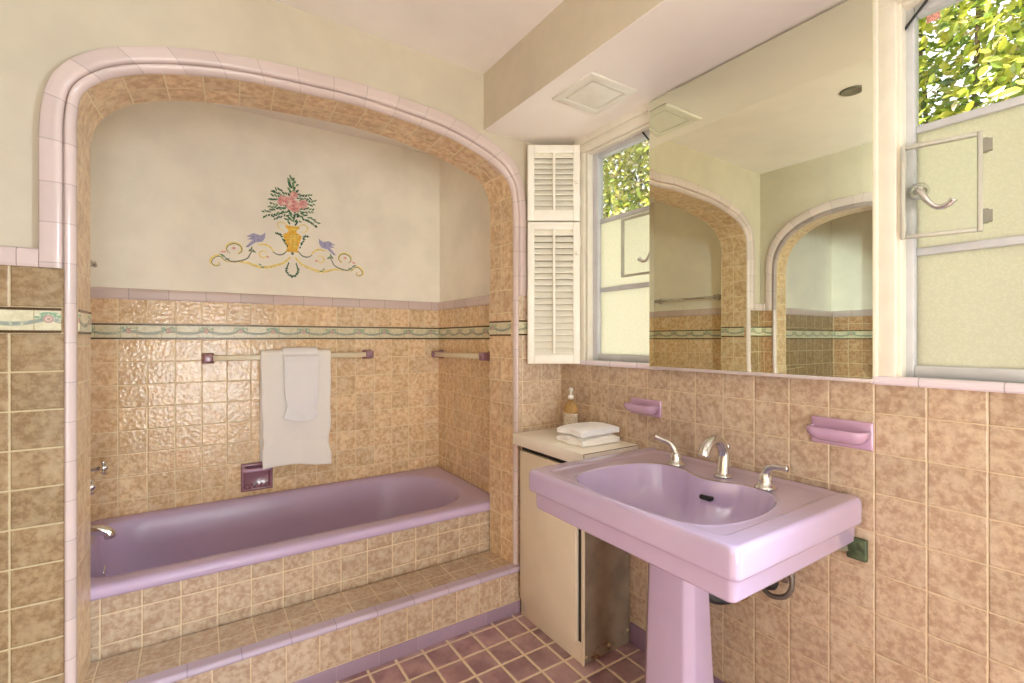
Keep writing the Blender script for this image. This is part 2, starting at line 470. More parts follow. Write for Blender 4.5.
for x0, nm in ((AXL, 'left'), (AXR, 'right')):
    bm = BM(); box(bm, x0-0.003, x0+0.003, JT, AYB-0.003, 1.264, 1.337); struct(obj('border_alcove_'+nm, bm, M_ly))
rp = [(0.0115,1.45),(-0.006,1.45),(-0.0095,1.457),(-0.0095,1.488),(-0.006,1.498),(0.0,1.502),(0.0115,1.502)]
bm = BM(); loft(bm, [[(x, AYB+a, z) for a, z in rp] for x in (AXL, AXR)], True, True, True); struct(obj('rail_alcove_back', bm, M_trimx))
bm = BM(); loft(bm, [[(AXR+a, y, z) for a, z in rp] for y in (JT, AYB-0.009)], True, True, True); struct(obj('rail_alcove_right', bm, M_trimy))
bm = BM(); loft(bm, [[(AXL-a, y, z) for a, z in rp] for y in (JT, AYB-0.009)], True, True, True); struct(obj('rail_alcove_left', bm, M_trimy))
# jamb border on the reveals
def lining_x(side, y):
    q = 2*NS if side == 'left' else len(inn)-1-2*NS
    xf = out[q][0]+(inn[q][0]-out[q][0])*1.0; xr = rear[q][0]
    return xf+(xr-xf)*(y-.012)/(JT-.012)
for nm, e in (('left', .0025), ('right', -.0025)):
    bm = BM()
    loft(bm, [[(lining_x(nm, y)+d_, y, z) for d_, z in ((-e, 1.280), (e, 1.280), (e, 1.352), (-e, 1.352))] for y in (.028, JT)], True, True, True)
    struct(obj('border_jamb_'+nm, bm, listello_mat('border jamb '+nm, 1, 0.02, 1.280, 1.352)))

# step and tub surround
SY, SZ = -0.02, 0.212
bm = BM(); box(bm, -1.815, -0.262, SY+0.006, JT, 0.0, SZ-0.001)
struct(obj('step_tread', bm, M_t_tread))
bm = BM(); box(bm, -1.815, -0.262, SY, SY+0.008, 0.055, SZ-0.012); struct(obj('step_riser', bm, M_t_riser))
bm = BM(); box(bm, -1.815, -0.262, SY-0.004, SY+0.008, 0.0, 0.055); struct(obj('baseboard_front', bm, M_basex, bevel=0.002))
bm = BM()
prof = [(0.02, SZ+0.001), (SY+0.004, SZ+0.001)] + [(SY-0.002+0.012*sin(a)*-1+0.004, SZ-0.011+0.012*cos(a)) for a in [pi*k/8 for k in range(9)]] + [(0.02, SZ-0.02)]
loft(bm, [[(x, y, z) for y, z in prof] for x in (-1.815, -0.258)], True, True, True)
struct(obj('trim_3', bm, M_nose, smooth=False))
bm = BM(); box(bm, AXL, AXR, 0.216, 0.24, 0.0, 0.436); struct(obj('tub_surround', bm, M_t_apron))

# soffit
bm = BM(); box(bm, SOF_X, 0.02, YB, 0.013, SOF_Z, CEIL+0.001); struct(obj('soffit', bm, M_wall_dimmed))

bm = BM(); box(bm, SOF_X+.001, 0.012, YB, 0.012, SOF_Z-.002, SOF_Z+.001); struct(obj('soffit_underside_brightened', bm, plain('brightened soffit plaster', lin(246,240,232), .6, var=.02, scale=4)))  # underside sheet coloured lighter in place of light from below
# right wall with two window openings and an unseen third, added to let light in
W1 = (-0.69, -0.195, 1.165, 2.125); W2 = (-1.86, -1.376, 1.165, 2.125); W3_ADDED = (-2.68, -1.98, 1.165, 2.125)
bm = BM()
X0, X1 = 0.012, 0.072
box(bm, X0, X1, YB, 0.1, 0.0, 1.165)
box(bm, X0, X1, YB, 0.1, 2.125, 2.21)
for y0, y1 in ((YB, W3_ADDED[0]), (W3_ADDED[1], W2[0]), (W2[1], W1[0]), (W1[1], 0.1)): box(bm, X0, X1, y0, y1, 1.165, 2.125)
struct(obj('wall_right', bm, M_wall_dimmed))
bm = BM(); box(bm, 0.0, 0.0125, YB, 0.0, 0.0, 1.148); struct(obj('wainscot_right', bm, M_t_right))
bm = BM(); box(bm, -0.008, 0.002, YB, -0.46, 0.0, 0.085); struct(obj('baseboard_right', bm, M_basey, bevel=0.002))

bm = BM(); box(bm, X1, .96, -1.95, -1.90, -.3, CEIL); struct(obj('outside_light_screen', bm, M_wall_dimmed))  # unseen fin, added to keep the window lamp off the obscure panes
# left wall with arched niche
NY0, NY1 = -0.03, -1.14
yc = (NY0+NY1)/2; ho = (NY0-NY1)/2; hi = ho-0.075
def ell(h, rise, spring, n=40):
    P = [(yc+h, 0.0), (yc+h, 0.75), (yc+h, 1.467), (yc+h, spring)]
    for k in range(1, n): 
        a = pi*k/n
        ca, sa = cos(a), sin(a)
        P.append((yc+h*math.copysign(abs(ca)**0.85, ca), spring+rise*abs(sa)**0.85))
    return P + [(yc-h, spring), (yc-h, 1.467), (yc-h, 0.75), (yc-h, 0.0)]
LO = ell(ho, 0.40, 1.76); LI = ell(hi, 0.345, 1.73)
bm = BM()
for x in (XL, XL-0.13):
    path = LI; n = len(path)
    for a, b in zip(path[:-1], path[1:]):
        if abs(a[0]-b[0]) < 1e-6: continue
        bm.faces.new([bm.verts.new((x, a[0], a[1])), bm.verts.new((x, b[0], b[1])), bm.verts.new((x, b[0], CEIL)), bm.verts.new((x, a[0], CEIL))])
    for (ye, yp) in ((0.012, yc+hi), (YB, yc-hi)):
        bm.faces.new([bm.verts.new((x, ye, 0)), bm.verts.new((x, yp, 0)), bm.verts.new((x, yp, CEIL)), bm.verts.new((x, ye, CEIL))])
struct(obj('wall_left', bm, M_wall_dimmed))
s_l = arc(LI)
rings = [[(XL-0.13*k/2, p[0], p[1]) for k in range(3)] for p in LI]
struct(uv_loft('niche_lining', rings, s_l, [0, 0.055, 0.11], M_t_soff))
rings = []; us = []
pl = [(0,XL),(0,XL+0.012),(0.1,XL+0.016),(0.6,XL+0.016),(0.66,XL+0.01),(0.7,XL+0.016),(0.85,XL+0.018),(0.96,XL+0.008),(1.0,XL-0.01)]
for i in range(2, len(LO)-2):
    a, b = LO[i], LI[i]; rings.append([(x, a[0]+(b[0]-a[0])*t, a[1]+(b[1]-a[1])*t) for t, x in pl]); us.append(s_l[i])
struct(uv_loft('trim_4', rings, us, [0.01*k for k in range(len(pl))], M_trimu))
rings = []; us = []
for i in range(len(LO)):
    a, b = LO[i], LI[i]; rings.append([(x, a[0]+(b[0]-a[0])*t, a[1]+(b[1]-a[1])*t) for t, x in pl[4:]]); us.append(s_l[i])
struct(uv_loft('trim_5', rings, us, [0.01*k for k in range(len(pl)-4)], M_trimu))
for ya, yb in ((0.0, yc+hi+0.028), (yc-hi-0.028, YB)):
    y0, y1 = min(ya, yb), max(ya, yb)
    bm = BM(); box(bm, XL-0.002, XL+0.008, y0, y1, 0, 1.467); struct(obj('wainscot_left', bm, M_t_left))
    bm = BM(); box(bm, XL, XL+0.012, y0, y1, 1.282, 1.353); struct(obj('border_left', bm, listello_mat('border left', 1, 0.0, 1.282, 1.353)))
    e0 = y0 if y0 < -1.5 else yc+ho; e1 = y1 if y0 > -1.5 else yc-ho
    bm = BM(); box(bm, XL, XL+0.018, e0, e1, 1.467, 1.52); struct(obj('rail_left', bm, M_trimy, bevel=0.006))
# niche room
NX = -3.12
for nm, b4 in (('wall_niche_back', (NX-0.1, NX, -1.36, 0.06)), ('wall_niche_far', (NX, XL-0.13, 0.0, 0.06)), ('wall_niche_near', (NX, XL-0.13, -1.36, -1.30))):
    bm = BM(); box(bm, b4[0], b4[1], b4[2], b4[3], 0, CEIL); struct(obj(nm, bm, M_alc_brightened))
for nm, b4, ax in (('wainscot_niche_back', (NX, NX+0.012, -1.30, 0.0), 1), ('wainscot_niche_far', (NX, XL-0.13, -0.012, 0.0), 0), ('wainscot_niche_near', (NX, XL-0.13, -1.30, -1.288), 0)):
    bm = BM(); box(bm, *b4, 0, 1.45); struct(obj(nm, bm, M_t_left if ax == 1 else M_t_front))
    d = 0.004
    e = {'wainscot_niche_back': (NX, NX+0.016, -1.296, -0.004), 'wainscot_niche_far': (NX+0.01, XL-0.13, -0.016, 0), 'wainscot_niche_near': (NX+0.01, XL-0.13, -1.30, -1.284)}[nm]
    bm = BM(); box(bm, *e, 1.264, 1.337); struct(obj(nm.replace('wainscot', 'border'), bm, listello_mat(nm+' border', ax, 0, 1.264, 1.337)))
    bm = BM(); box(bm, *e, 1.45, 1.502); struct(obj(nm.replace('wainscot', 'rail'), bm, M_trimy if ax == 1 else M_trimx, bevel=0.004))

# back wall with a glazed double door
DX0, DX1, DZ = -1.92, -0.72, 2.12
bm = BM()
box(bm, XL-0.1, DX0, YB-0.1, YB, 0, CEIL); box(bm, DX1, 0.13, YB-0.1, YB, 0, CEIL); box(bm, DX0, DX1, YB-0.1, YB, DZ, CEIL)
struct(obj('wall_back', bm, M_wall_dimmed))

# ------------------------------------------------------------------ glass
def clear_glass(name):
    t = NT(name)
    tr = t.new('ShaderNodeBsdfTransparent'); tr.inputs[0].default_value = (0.985, 0.99, 0.985, 1)
    gl = t.new('ShaderNodeBsdfGlossy'); gl.inputs['Roughness'].default_value = 0.02
    fr = t.new('ShaderNodeFresnel'); fr.inputs[0].default_value = 1.45
    mx = t.new('ShaderNodeMixShader')
    t.L(t.math('MULTIPLY', fr.outputs[0], 0.35), mx.inputs[0]); t.L(tr.outputs[0], mx.inputs[1]); t.L(gl.outputs[0], mx.inputs[2])
    t.L(mx.outputs[0], t.out.inputs[0]); t.n.remove(t.b)
    return t.m
M_glass = clear_glass('clear pane')
def frosted(name, col, scale, blend=0.8):
    t = NT(name); p = t.pos()
    vo = t.new('ShaderNodeTexVoronoi'); vo.inputs['Scale'].default_value = scale
    t.L(p, vo.inputs['Vector'])
    bp = t.new('ShaderNodeBump'); bp.inputs['Strength'].default_value = 0.7; bp.inputs['Distance'].default_value = 0.003
    t.L(vo.outputs['Distance'], bp.inputs['Height'])
    tl = t.new('ShaderNodeBsdfTranslucent')
    c = t.mix(t.step(vo.outputs['Distance'], 0.1, 0.65), tuple(x*1.0 for x in col[:3])+(1,), tuple(x*0.93 for x in col[:3])+(1,))
    t.L(c, tl.inputs[0])
    gl = t.new('ShaderNodeBsdfGlossy'); gl.inputs['Roughness'].default_value = 0.25; t.L(bp.outputs[0], gl.inputs['Normal'])
    mx = t.new('ShaderNodeMixShader'); mx.inputs[0].default_value = 0.08
    t.L(tl.outputs[0], mx.inputs[1]); t.L(gl.outputs[0], mx.inputs[2])
    t.L(mx.outputs[0], t.out.inputs[0]); t.n.remove(t.b)
    return t.m
FROST = lin(252,248,238)
M_frost = frosted('hammered obscure pane', FROST, 150)

def pane(name, y0, y1, z0, z1, x, mat, parent, th=0.004):
    bm = BM(); box(bm, x, x+th, y0, y1, z0, z1)
    return obj(name, bm, mat, parent)

def make_window(k, y0, y1, stile_hi, stile_lo, handle_hi):
    """y0<y1 opening; panes between stiles"""
    w = bpy.data.objects.new('window_%d' % k, None); COL.objects.link(w); w['kind'] = 'structure'
    w.location = (0.05, (y0+y1)/2, 1.165)
    base = w.location.copy()
    ga, gb = y0+stile_lo, y1-stile_hi
    bm = BM()                                     # sash
    xs = (0.026, 0.062)
    box(bm, *xs, y0, ga, 1.165, 2.125); box(bm, *xs, gb, y1, 1.165, 2.125)
    box(bm, *xs, ga, gb, 1.165, 1.197); box(bm, *xs, ga, gb, 2.098, 2.125)
    obj('sash_frame', bm, M_sash, w, bevel=0.004)
    for z in (1.806, 1.490):
        bm = BM(); box(bm, 0.038, 0.054, ga, gb, z-0.010, z+0.010); obj('glazing_bar', bm, M_sash, w, bevel=0.003)
    pane('clear_pane', ga, gb, 1.816, 2.098, 0.045, M_glass, w)
    fm = M_glass if k == 3 else M_frost; fn = 'clear_pane' if k == 3 else 'obscure_pane'
    pane(fn, ga, gb, 1.500, 1.796, 0.045, fm, w)
    pane(fn, ga, gb, 1.197, 1.480, 0.045, fm, w)
    # reveal lining / inner frame
    bm = BM()
    box(bm, -0.004, 0.074, y1-0.005, y1+0.006, 1.165, 2.13); box(bm, -0.004, 0.074, y0-0.006, y0+0.005, 1.165, 2.13); box(bm, -0.004, 0.074, y0+0.005, y1-0.005, 2.119, 2.13)
    obj('inner_frame', bm, M_white, w, bevel=0.003)
    bm = BM(); box(bm, 0.0, 0.095, y0, y1, 1.150, 1.165); obj('stool', bm, M_white, w, bevel=0.003)
    for ch in w.children: ch.location = -base
    return w, ga, gb, base

def add_part(w, base, o):
    o.parent = w; o.location = -base; return o

w3, g3a, g3b, b3 = make_window(3, W3_ADDED[0], W3_ADDED[1], 0.040, 0.040, False)  # unseen window behind the camera, added as an opening for the fill lamp
w1, g1a, g1b, b1 = make_window(1, W1[0], W1[1], 0.038, 0.045, True)
w2, g2a, g2b, b2 = make_window(2, W2[0], W2[1], 0.022, 0.045, True)

# casings
def casing(nm, parts, mat):
    bm = BM()
    for p_ in parts: box(bm, *p_)
    return struct(obj(nm, bm, mat, bevel=0.003))
casing('trim_6', [(-0.012, 0.013, -0.183, -0.138, 1.165, 2.15)], M_white)
casing('trim_7', [(-0.012, 0.013, -1.372, -1.333, 1.165, 2.15), (-0.02, 0.013, -1.3335, -1.316-0.0, 1.165, 2.18)], M_white)
casing('trim_8', [(-0.012, 0.013, -1.91, -1.864, 1.165, 2.15)], M_white)
casing('trim_9', [(-0.014, 0.013, -1.91, -1.333, 2.13, 2.172), (-0.022, 0.013, -1.91, -1.333, 2.172, SOF_Z)], M_white)
casing('trim_10', [(-0.014, 0.013, -0.70, -0.115, 2.13, 2.172), (-0.022, 0.013, -0.70, -0.115, 2.172, SOF_Z)], M_white)
def sill(nm, y0, y1):
    bm = BM()
    pr = [(0.01, 1.168), (-0.012, 1.168), (-0.019, 1.165), (-0.022, 1.158), (-0.021, 1.150), (-0.016, 1.145), (0.01, 1.145)]
    loft(bm, [[(x, y, z) for x, z in pr] for y in (y0, y1)], True, True, True)
    return struct(obj(nm, bm, trim_mat('lilac sill '+nm, lin(230,220,230), 1, -1.42, 0.152)))
sill('trim_11', -0.625, -0.13); sill('trim_12', -1.95, -1.318)

# wicket panels and handles
M_wframe = plain('grey metal wicket frame', lin(184,183,172), 0.35, 0.2, var=0.05)
M_wpane = clear_glass('wicket pane'); M_hinge = plain('dull metal hinge', lin(138,136,124), .5, .3)
def wicket(w, base, hinge, free, z0, z1, hinges=True):
    """framed pane hinged on the obscure glass; hinge/free are (x,y)"""
    h = Vector((hinge[0], hinge[1], 0)); f = Vector((free[0], free[1], 0))
    d = (f-h).normalized(); nrm = Vector((-d.y, d.x, 0)); L = (f-h).length
    def pt(a, b, z): v = h + d*a + nrm*b; return (v.x, v.y, z)
    def bar(bm, a0, a1, zz0, zz1, t=0.007):
        vs = [bm.verts.new(pt(a, b, z)) for a in (a0, a1) for b in (-t, t) for z in (zz0, zz1)]
        for q in ((0,1,3,2),(4,6,7,5),(0,4,5,1),(2,3,7,6),(0,2,6,4),(1,5,7,3)): bm.faces.new([vs[i] for i in q])
    bm = BM(); e = 0.010
    bar(bm, 0, e, z0, z1); bar(bm, L-e, L, z0, z1); bar(bm, e, L-e, z0, z0+e); bar(bm, e, L-e, z1-e, z1)
    fr = add_part(w, base, obj('wicket_frame', bm, M_wframe, None, bevel=0.002))
    bm = BM(); bar(bm, e, L-e, z0+e, z1-e, 0.0015); po = obj('wicket_pane', bm, M_wpane, fr)
    if hinges:
        for z in (z0+0.035, z1-0.035):
            bm = BM(); bar(bm, -0.016, 0.002, z-0.014, z+0.014, 0.006)
            p = pt(-0.004, 0.0, z); lathe(bm, [(0.0, -0.017), (0.006, -0.017), (0.006, 0.017), (0.0, 0.017)], p, 10)
            obj('wicket_hinge', bm, M_hinge, fr)
wicket(w2, b2, (0.036, -1.525), (-0.008, -1.380), 1.520, 1.757)
wicket(w1, b1, (0.036, -0.610), (0.030, -0.378), 1.532, 1.786)
def sash_handle(w, base, y, z, sgn):
    bm = BM()
    lathe(bm, [(0.0, 0.0), (0.022, 0.0), (0.022, -0.006), (0.014, -0.012), (0.012, -0.02), (0.0, -0.022)], (0.026, y, z), 20, 'x')
    sweep(bm, smooth_path([(0.008, y, z), (0.0, y+sgn*0.012, z-0.012), (-0.004, y+sgn*0.026, z-0.036), (-0.004, y+sgn*0.045, z-0.055), (-0.006, y+sgn*0.066, z-0.052), (-0.008, y+sgn*0.076, z-0.042)], 4),
          [0.008]*8+[0.0065]*6+[0.0075]*5+[0.009]*2, 10)
    add_part(w, base, obj('sash_handle', bm, M_chrome, None, smooth=True))
sash_handle(w2, b2, -1.408, 1.642, -1)
sash_handle(w1, b1, -0.585, 1.635, 1)
# stay wire and small sticker in the top corner of the near window
bm = BM(); sweep(bm, [(0.022, -1.375, 2.065), (0.018, -1.40, 2.09), (0.018, -1.445, 2.138)], 0.0035, 8)
add_part(w2, b2, obj('stay_arm', bm, M_dark))
bm = BM(); box(bm, 0.0435, 0.0448, -1.445, -1.418, 2.072, 2.090)
M_stick = plain('red printed sticker', lin(222,160,146), 0.5, var=0.4, scale=160)
add_part(w2, b2, obj('sticker', bm, M_stick))
bm = BM(); sweep(bm, [(0.022, -0.50, 2.12), (0.02, -0.535, 2.075)], 0.003, 8)
add_part(w1, b1, obj('stay_arm', bm, M_dark))

# glazed double door in the back wall
d1 = bpy.data.objects.new('door_1', None); COL.objects.link(d1); d1['kind'] = 'structure'
d1.location = ((DX0+DX1)/2, YB-0.05, 0)
bd = d1.location.copy()
bm = BM(); box(bm, DX0, DX0+0.04, YB-0.1, YB+0.02, 0, DZ); box(bm, DX1-0.04, DX1, YB-0.1, YB+0.02, 0, DZ); box(bm, DX0+0.04, DX1-0.04, YB-0.1, YB+0.02, DZ-0.04, DZ)
add_part(d1, bd, obj('door_frame', bm, M_white, None, bevel=0.004))
xm = (DX0+DX1)/2
for a, b in ((DX0+0.042, xm-0.002), (xm+0.002, DX1-0.042)):
    bm = BM(); y0, y1 = YB-0.06, YB-0.02
    box(bm, a, a+0.07, y0, y1, 0.01, DZ-0.045); box(bm, b-0.07, b, y0, y1, 0.01, DZ-0.045)
    box(bm, a+0.07, b-0.07, y0, y1, 0.01, 0.16); box(bm, a+0.07, b-0.07, y0, y1, DZ-0.125, DZ-0.045)
    for k in range(1, 4):
        z = 0.16+(DZ-0.285)*k/4; box(bm, a+0.07, b-0.07, y0+0.006, y1-0.006, z-0.012, z+0.012)
    lf = add_part(d1, bd, obj('door_leaf', bm, M_white, None, bevel=0.003))
    bm = BM(); box(bm, a+0.07, b-0.07, YB-0.042, YB-0.038, 0.16, DZ-0.125); obj('door_glass', bm, M_glass, lf)
bm = BM(); lathe(bm, [(0.0, 0), (0.026, 0), (0.026, 0.006), (0.011, 0.012), (0.011, 0.035), (0.024, 0.045), (0.028, 0.06), (0.02, 0.075), (0.0, 0.078)], (xm-0.035, YB-0.02, 1.0), 24, 'y')
add_part(d1, bd, obj('door_knob', bm, M_brass, None, smooth=True))

# ------------------------------------------------------------------ bathtub
T = thing('bathtub', 'long mauve bathtub set into the tiled arched alcove behind the step', 'bathtub')
bm = BM(); N = 200
tx0, tx1, ty0, ty1, tz = AXL+0.002, AXR-0.002, 0.203, AYB-0.002, 0.447
c = ((tx0+tx1)/2, 0.60)
cx, cy, hx, hy = (tx0+tx1)/2, (ty0+ty1)/2, (tx1-tx0)/2, (ty1-ty0)/2
def tub_in(i):
    # i: inset from the rim edge; asymmetric: wide right (backrest) end
    x0, x1, y0, y1 = -1.865+i*0.35, -0.305-i*1.15, 0.292+i*0.6, 0.945-i*0.6
    r = [0.14, 0.25]
    P = []
    for (ex, ey, rr, q) in ((x1, y1, 0.30, 0), (x0, y1, 0.13, 1), (x0, y0, 0.13, 2), (x1, y0, 0.26, 3)):
        sx = 1 if q in (0, 3) else -1; sy = 1 if q in (0, 1) else -1
        for k in range(11):
            a = pi/2*q + pi/2*k/10
            P.append((ex-sx*rr+rr*cos(a), ey-sy*rr+rr*sin(a)))
    return radial(P, c, N)
def outer(ins, r=0.02):
    P = rrect(cx, cy, hx-ins, hy-ins, max(r-ins*0.3, 0.004), 6)
    return radial(P, c, N)
rings = []
for ins, z in ((0.012, 0.405), (0.004, 0.408), (0.0, 0.416), (0.0, 0.430), (0.003, 0.440), (0.010, 0.4465), (0.022, 0.449)):
    rings.append([(x, y, z) for x, y in outer(ins)])
def blend(A, B, t): return [(a[0]+(b[0]-a[0])*t, a[1]+(b[1]-a[1])*t) for a, b in zip(A, B)]
A, B = outer(0.022), tub_in(-0.012)
for t_, z in ((0.5, 0.448), (1.0, 0.445)): rings.append([(x, y, z) for x, y in blend(A, B, t_)])
for i, z in ((0.0, 0.4415), (0.008, 0.434), (0.016, 0.42), (0.03, 0.38), (0.055, 0.30), (0.085, 0.22), (0.115, 0.165), (0.15, 0.132), (0.20, 0.118), (0.24, 0.115)):
    rings.append([(x, y, z) for x, y in tub_in(i)])
loft(bm, rings, True, False, True)
o = obj('tub_body', bm, M_tub, T, smooth=True)
bm = BM(); lathe(bm, [(0.0, 0), (0.033, 0), (0.033, 0.005), (0.018, 0.008), (0.0, 0.008)], (-1.822, 0.62, 0.335), 24, 'x')
obj('overflow_plate', bm, M_chrome, T, smooth=True)
rebase(T, (cx, cy, 0.1))

# tub spout
bm = BM()
lathe(bm, [(0.0, 0), (0.03, 0), (0.03, 0.006), (0.02, 0.012), (0.0, 0.012)], (AXL+0.001, 0.62, 0.507), 24, 'x')
sweep(bm, smooth_path([(AXL+0.01, 0.62, 0.507), (AXL+0.05, 0.62, 0.514), (AXL+0.088, 0.62, 0.510), (AXL+0.112, 0.62, 0.496), (AXL+0.119, 0.62, 0.474)], 5),
      [0.019]*6+[0.0185]*5+[0.0185]*5+[0.0195]*5, 16)
tag(obj('tub_spout', bm, M_chrome, None, smooth=True), 'curved chrome tub spout on the left alcove wall above the tub rim', 'tub spout')
def cross_handle(y, z, label):
    t_ = thing('tub_faucet_handle', label, 'faucet handle', (AXL, y, z), 'cross handles of the tub faucet')
    bm = BM(); lathe(bm, [(0.0, 0.001), (0.028, 0.001), (0.026, 0.012), (0.012, 0.018), (0.01, 0.066), (0.0, 0.066)], (0, 0, 0), 24, 'x')
    obj('escutcheon', bm, M_chrome, t_, smooth=True)
    bm = BM(); lathe(bm, [(0.0, 0.061), (0.013, 0.061), (0.015, 0.073), (0.012, 0.085), (0.006, 0.091), (0.0, 0.091)], (0, 0, 0), 20, 'x')
    for a in (0.5, 0.5+pi/2, 0.5+pi, 0.5+1.5*pi):
        sweep(bm, [(0.075, 0.008*cos(a), 0.008*sin(a)), (0.075, 0.026*cos(a), 0.026*sin(a)), (0.075, 0.032*cos(a), 0.032*sin(a)), (0.075, 0.036*cos(a), 0.036*sin(a))], [0.006, 0.006, 0.009, 0.004], 10)
    obj('cross_grip', bm, M_chrome, t_, smooth=True)
    return t_
cross_handle(0.81, 0.716, 'chrome cross tub handle farther from the arch jamb')
cross_handle(0.50, 0.713, 'chrome cross tub handle half hidden behind the left arch jamb')
# grab rail high on the alcove's left wall (its end shows past the jamb)
t_ = thing('grab_rail', 'chrome rail high on the plaster of the left alcove wall', 'towel bar', (AXL-0.012, 0.57, 1.585))
bm = BM(); sweep(bm, [(0.05, -0.31, 0), (0.05, 0.31, 0)], 0.0085, 14); obj('bar', bm, M_steel, t_, smooth=True)
for y in (-0.27, 0.27):
    bm = BM(); lathe(bm, [(0, 0.0), (0.024, 0.0), (0.022, 0.008), (0.011, 0.014), (0.011, 0.05), (0.015, 0.055), (0.0, 0.062)], (0, y, 0), 18, 'x'); obj('post', bm, M_steel, t_, smooth=True)

# ------------------------------------------------------------------ towel bars
def towel_bar(label, p0, p1, wall):
    """p0,p1 bracket centres on the wall; wall = outward unit vector"""
    p0, p1 = Vector(p0), Vector(p1); n = Vector(wall); d = (p1-p0).normalized()
    t_ = thing('towel_bar', label, 'towel bar', ((p0+p1)/2))
    up = Vector((0, 0, 1)); c0 = (p0+p1)/2
    def blk(p, name, mat, rings):
        bm = BM()
        loft(bm, [[p-c0 + n*h + d*(sx*w) + up*(sz*w) for sx, sz in ((-1,-1),(1,-1),(1,1),(-1,1))] for h, w in rings], True, True, True)
        return obj(name, bm, mat, t_, bevel=0.004)
    for p in (p0, p1): blk(p, 'bracket', M_soapd, [(0.0005, 0.027), (0.008, 0.027), (0.022, 0.021), (0.062, 0.021), (0.068, 0.017)])
    bm = BM(); L = (p1-p0).length/2
    loft(bm, [[d*s_ + n*(0.045+a*0.014) + up*(b*0.014) for a, b in ((-1,-1),(1,-1),(1,1),(-1,1))] for s_ in (-L+0.018, L-0.018)], True, True, True)
    obj('bar', bm, M_bar, t_, bevel=0.003)
    return t_
towel_bar('cream towel bar on plum brackets holding towels on the back wall above the tub', (-1.466, AYB-0.0005, 1.168), (-0.668, AYB-0.0005, 1.175), (0, -1, 0))
towel_bar('short empty cream towel bar on the right side wall above the tub', (AXR-0.0005, 0.945, 1.168), (AXR-0.0005, 0.335, 1.173), (-1, 0, 0))

# ------------------------------------------------------------------ towels
def terry(name, col):
    t = NT(name); p = t.pos()
    n = t.noise(p, 420, 2, 0.7)
    t.fin(t.mix(n, tuple(x*0.9 for x in col[:3])+(1,), col), 0.95)
    t.b.inputs['Sheen Weight'].default_value = 0.3
    t.bump(n, 0.5, 0.003)
    return t.m
M_towel = terry('cream white terry', lin(253,251,247)); M_towel2 = terry('cool white terry', lin(250,251,255))
def hanging_towel(name, label, x0, x1, ztop, zf, zb, ybar, rb, mat, th, band, seed, push):
    rnd = random.Random(seed)
    prof = []
    nb = 10
    for k in range(8): prof.append((ybar+rb, zb+(ztop-rb-zb)*k/8, 0))
    for k in range(nb+1):
        a = pi*k/nb; prof.append((ybar+rb*cos(a), ztop-rb+rb*sin(a), 1))
    nf = 34
    for k in range(1, nf+1): prof.append((ybar-rb, ztop-rb-(ztop-rb-zf)*k/nf, 2))
    nx = 36; verts = []; faces = []
    ph = [rnd.uniform(0, 6) for _ in range(4)]
    for y, z, s_ in prof:
        for i in range(nx+1):
            u = i/nx; x = x0+(x1-x0)*u
            dn = max(0, (ztop-z))/(ztop-zf)
            wv = (0.009*sin(u*7+ph[0])+0.005*sin(u*15+ph[1]))*dn
            fl = 0
            yy, xx, zz = y, x, z
            if s_ == 2:
                yy -= wv*(0.3 if push else 1) + 0.006*dn + push*min(1, dn*5)
                b = abs(z-band)
                if b < 0.022: yy += 0.007*(1-b/0.022)
                pinch = math.exp(-((z-band)/0.035)**2)
                xx += (0.5-u)*0.02*pinch + (0.5-u)*0.012*dn + 0.004*sin(z*30+ph[2])*dn
                if z < band: xx -= (0.5-u)*0.006*min(1, (band-z)/0.05)
                zz -= 0.012*sin(u*4+ph[3])*dn**4
            verts.append((xx, yy, zz))
    m = nx+1
    for r in range(len(prof)-1):
        for i in range(nx): faces.append((r*m+i, r*m+i+1, (r+1)*m+i+1, (r+1)*m+i))
    me = bpy.data.meshes.new(name); me.from_pydata(verts, [], faces)
    o = link(name, me, mat, None, True)
    md = o.modifiers.new('thick', 'SOLIDIFY'); md.thickness = th; md.offset = 0
    md2 = o.modifiers.new('round', 'BEVEL'); md2.width = th*0.4; md2.segments = 2; md2.limit_method = 'ANGLE'
    return tag(o, label, 'towel')
YBAR = AYB-0.0455
hanging_towel('bath_towel', 'large cream white bath towel folded over the bar above the tub', -1.236, -0.888, 1.202, 0.585, 0.62, YBAR, 0.024, M_towel, 0.010, 0.715, 3, 0)
hanging_towel('hand_towel', 'small bright white hand towel draped over the large bath towel', -1.133, -0.957, 1.218, 0.838, 0.86, YBAR, 0.037, M_towel2, 0.007, 0.90, 5, .022)

# ------------------------------------------------------------------ recessed soap dish above the tub
t_ = thing('tub_soap_dish', 'square plum soap dish with grab bar low on the back wall under the bath towel', 'soap dish', (-1.248, AYB, 0.545))
bm = BM()
h, w = 0.072, 0.074
prof = [(0.0, 0.0), (0.0, 0.020), (0.005, 0.027), (0.011, 0.028), (0.015, 0.024), (0.018, 0.003)]
loft(bm, [[(sx*(w-i), -d_-0.0005, sz*(h-i)) for sx, sz in ((-1,-1),(1,-1),(1,1),(-1,1))] for i, d_ in prof], True, True, True)
obj('frame', bm, M_soapd, t_, bevel=0.002)
bm = BM(); 
for k in range(5): lathe(bm, [(0, 0), (0.010, 0.0), (0.010, -0.022), (0.006, -0.027), (0, -0.028)], (-0.045+k*0.0225, -0.003, -0.05), 14, 'y')
obj('drip_ridge', bm, M_soapd, t_, smooth=True)
bm = BM(); sweep(bm, smooth_path([(-0.06, -0.006, 0.045), (-0.058, -0.035, 0.042), (-0.04, -0.042, 0.04), (0.04, -0.042, 0.04), (0.058, -0.035, 0.042), (0.06, -0.006, 0.045)], 5), 0.010, 12)
obj('grab_bar', bm, M_soap, t_, smooth=True)

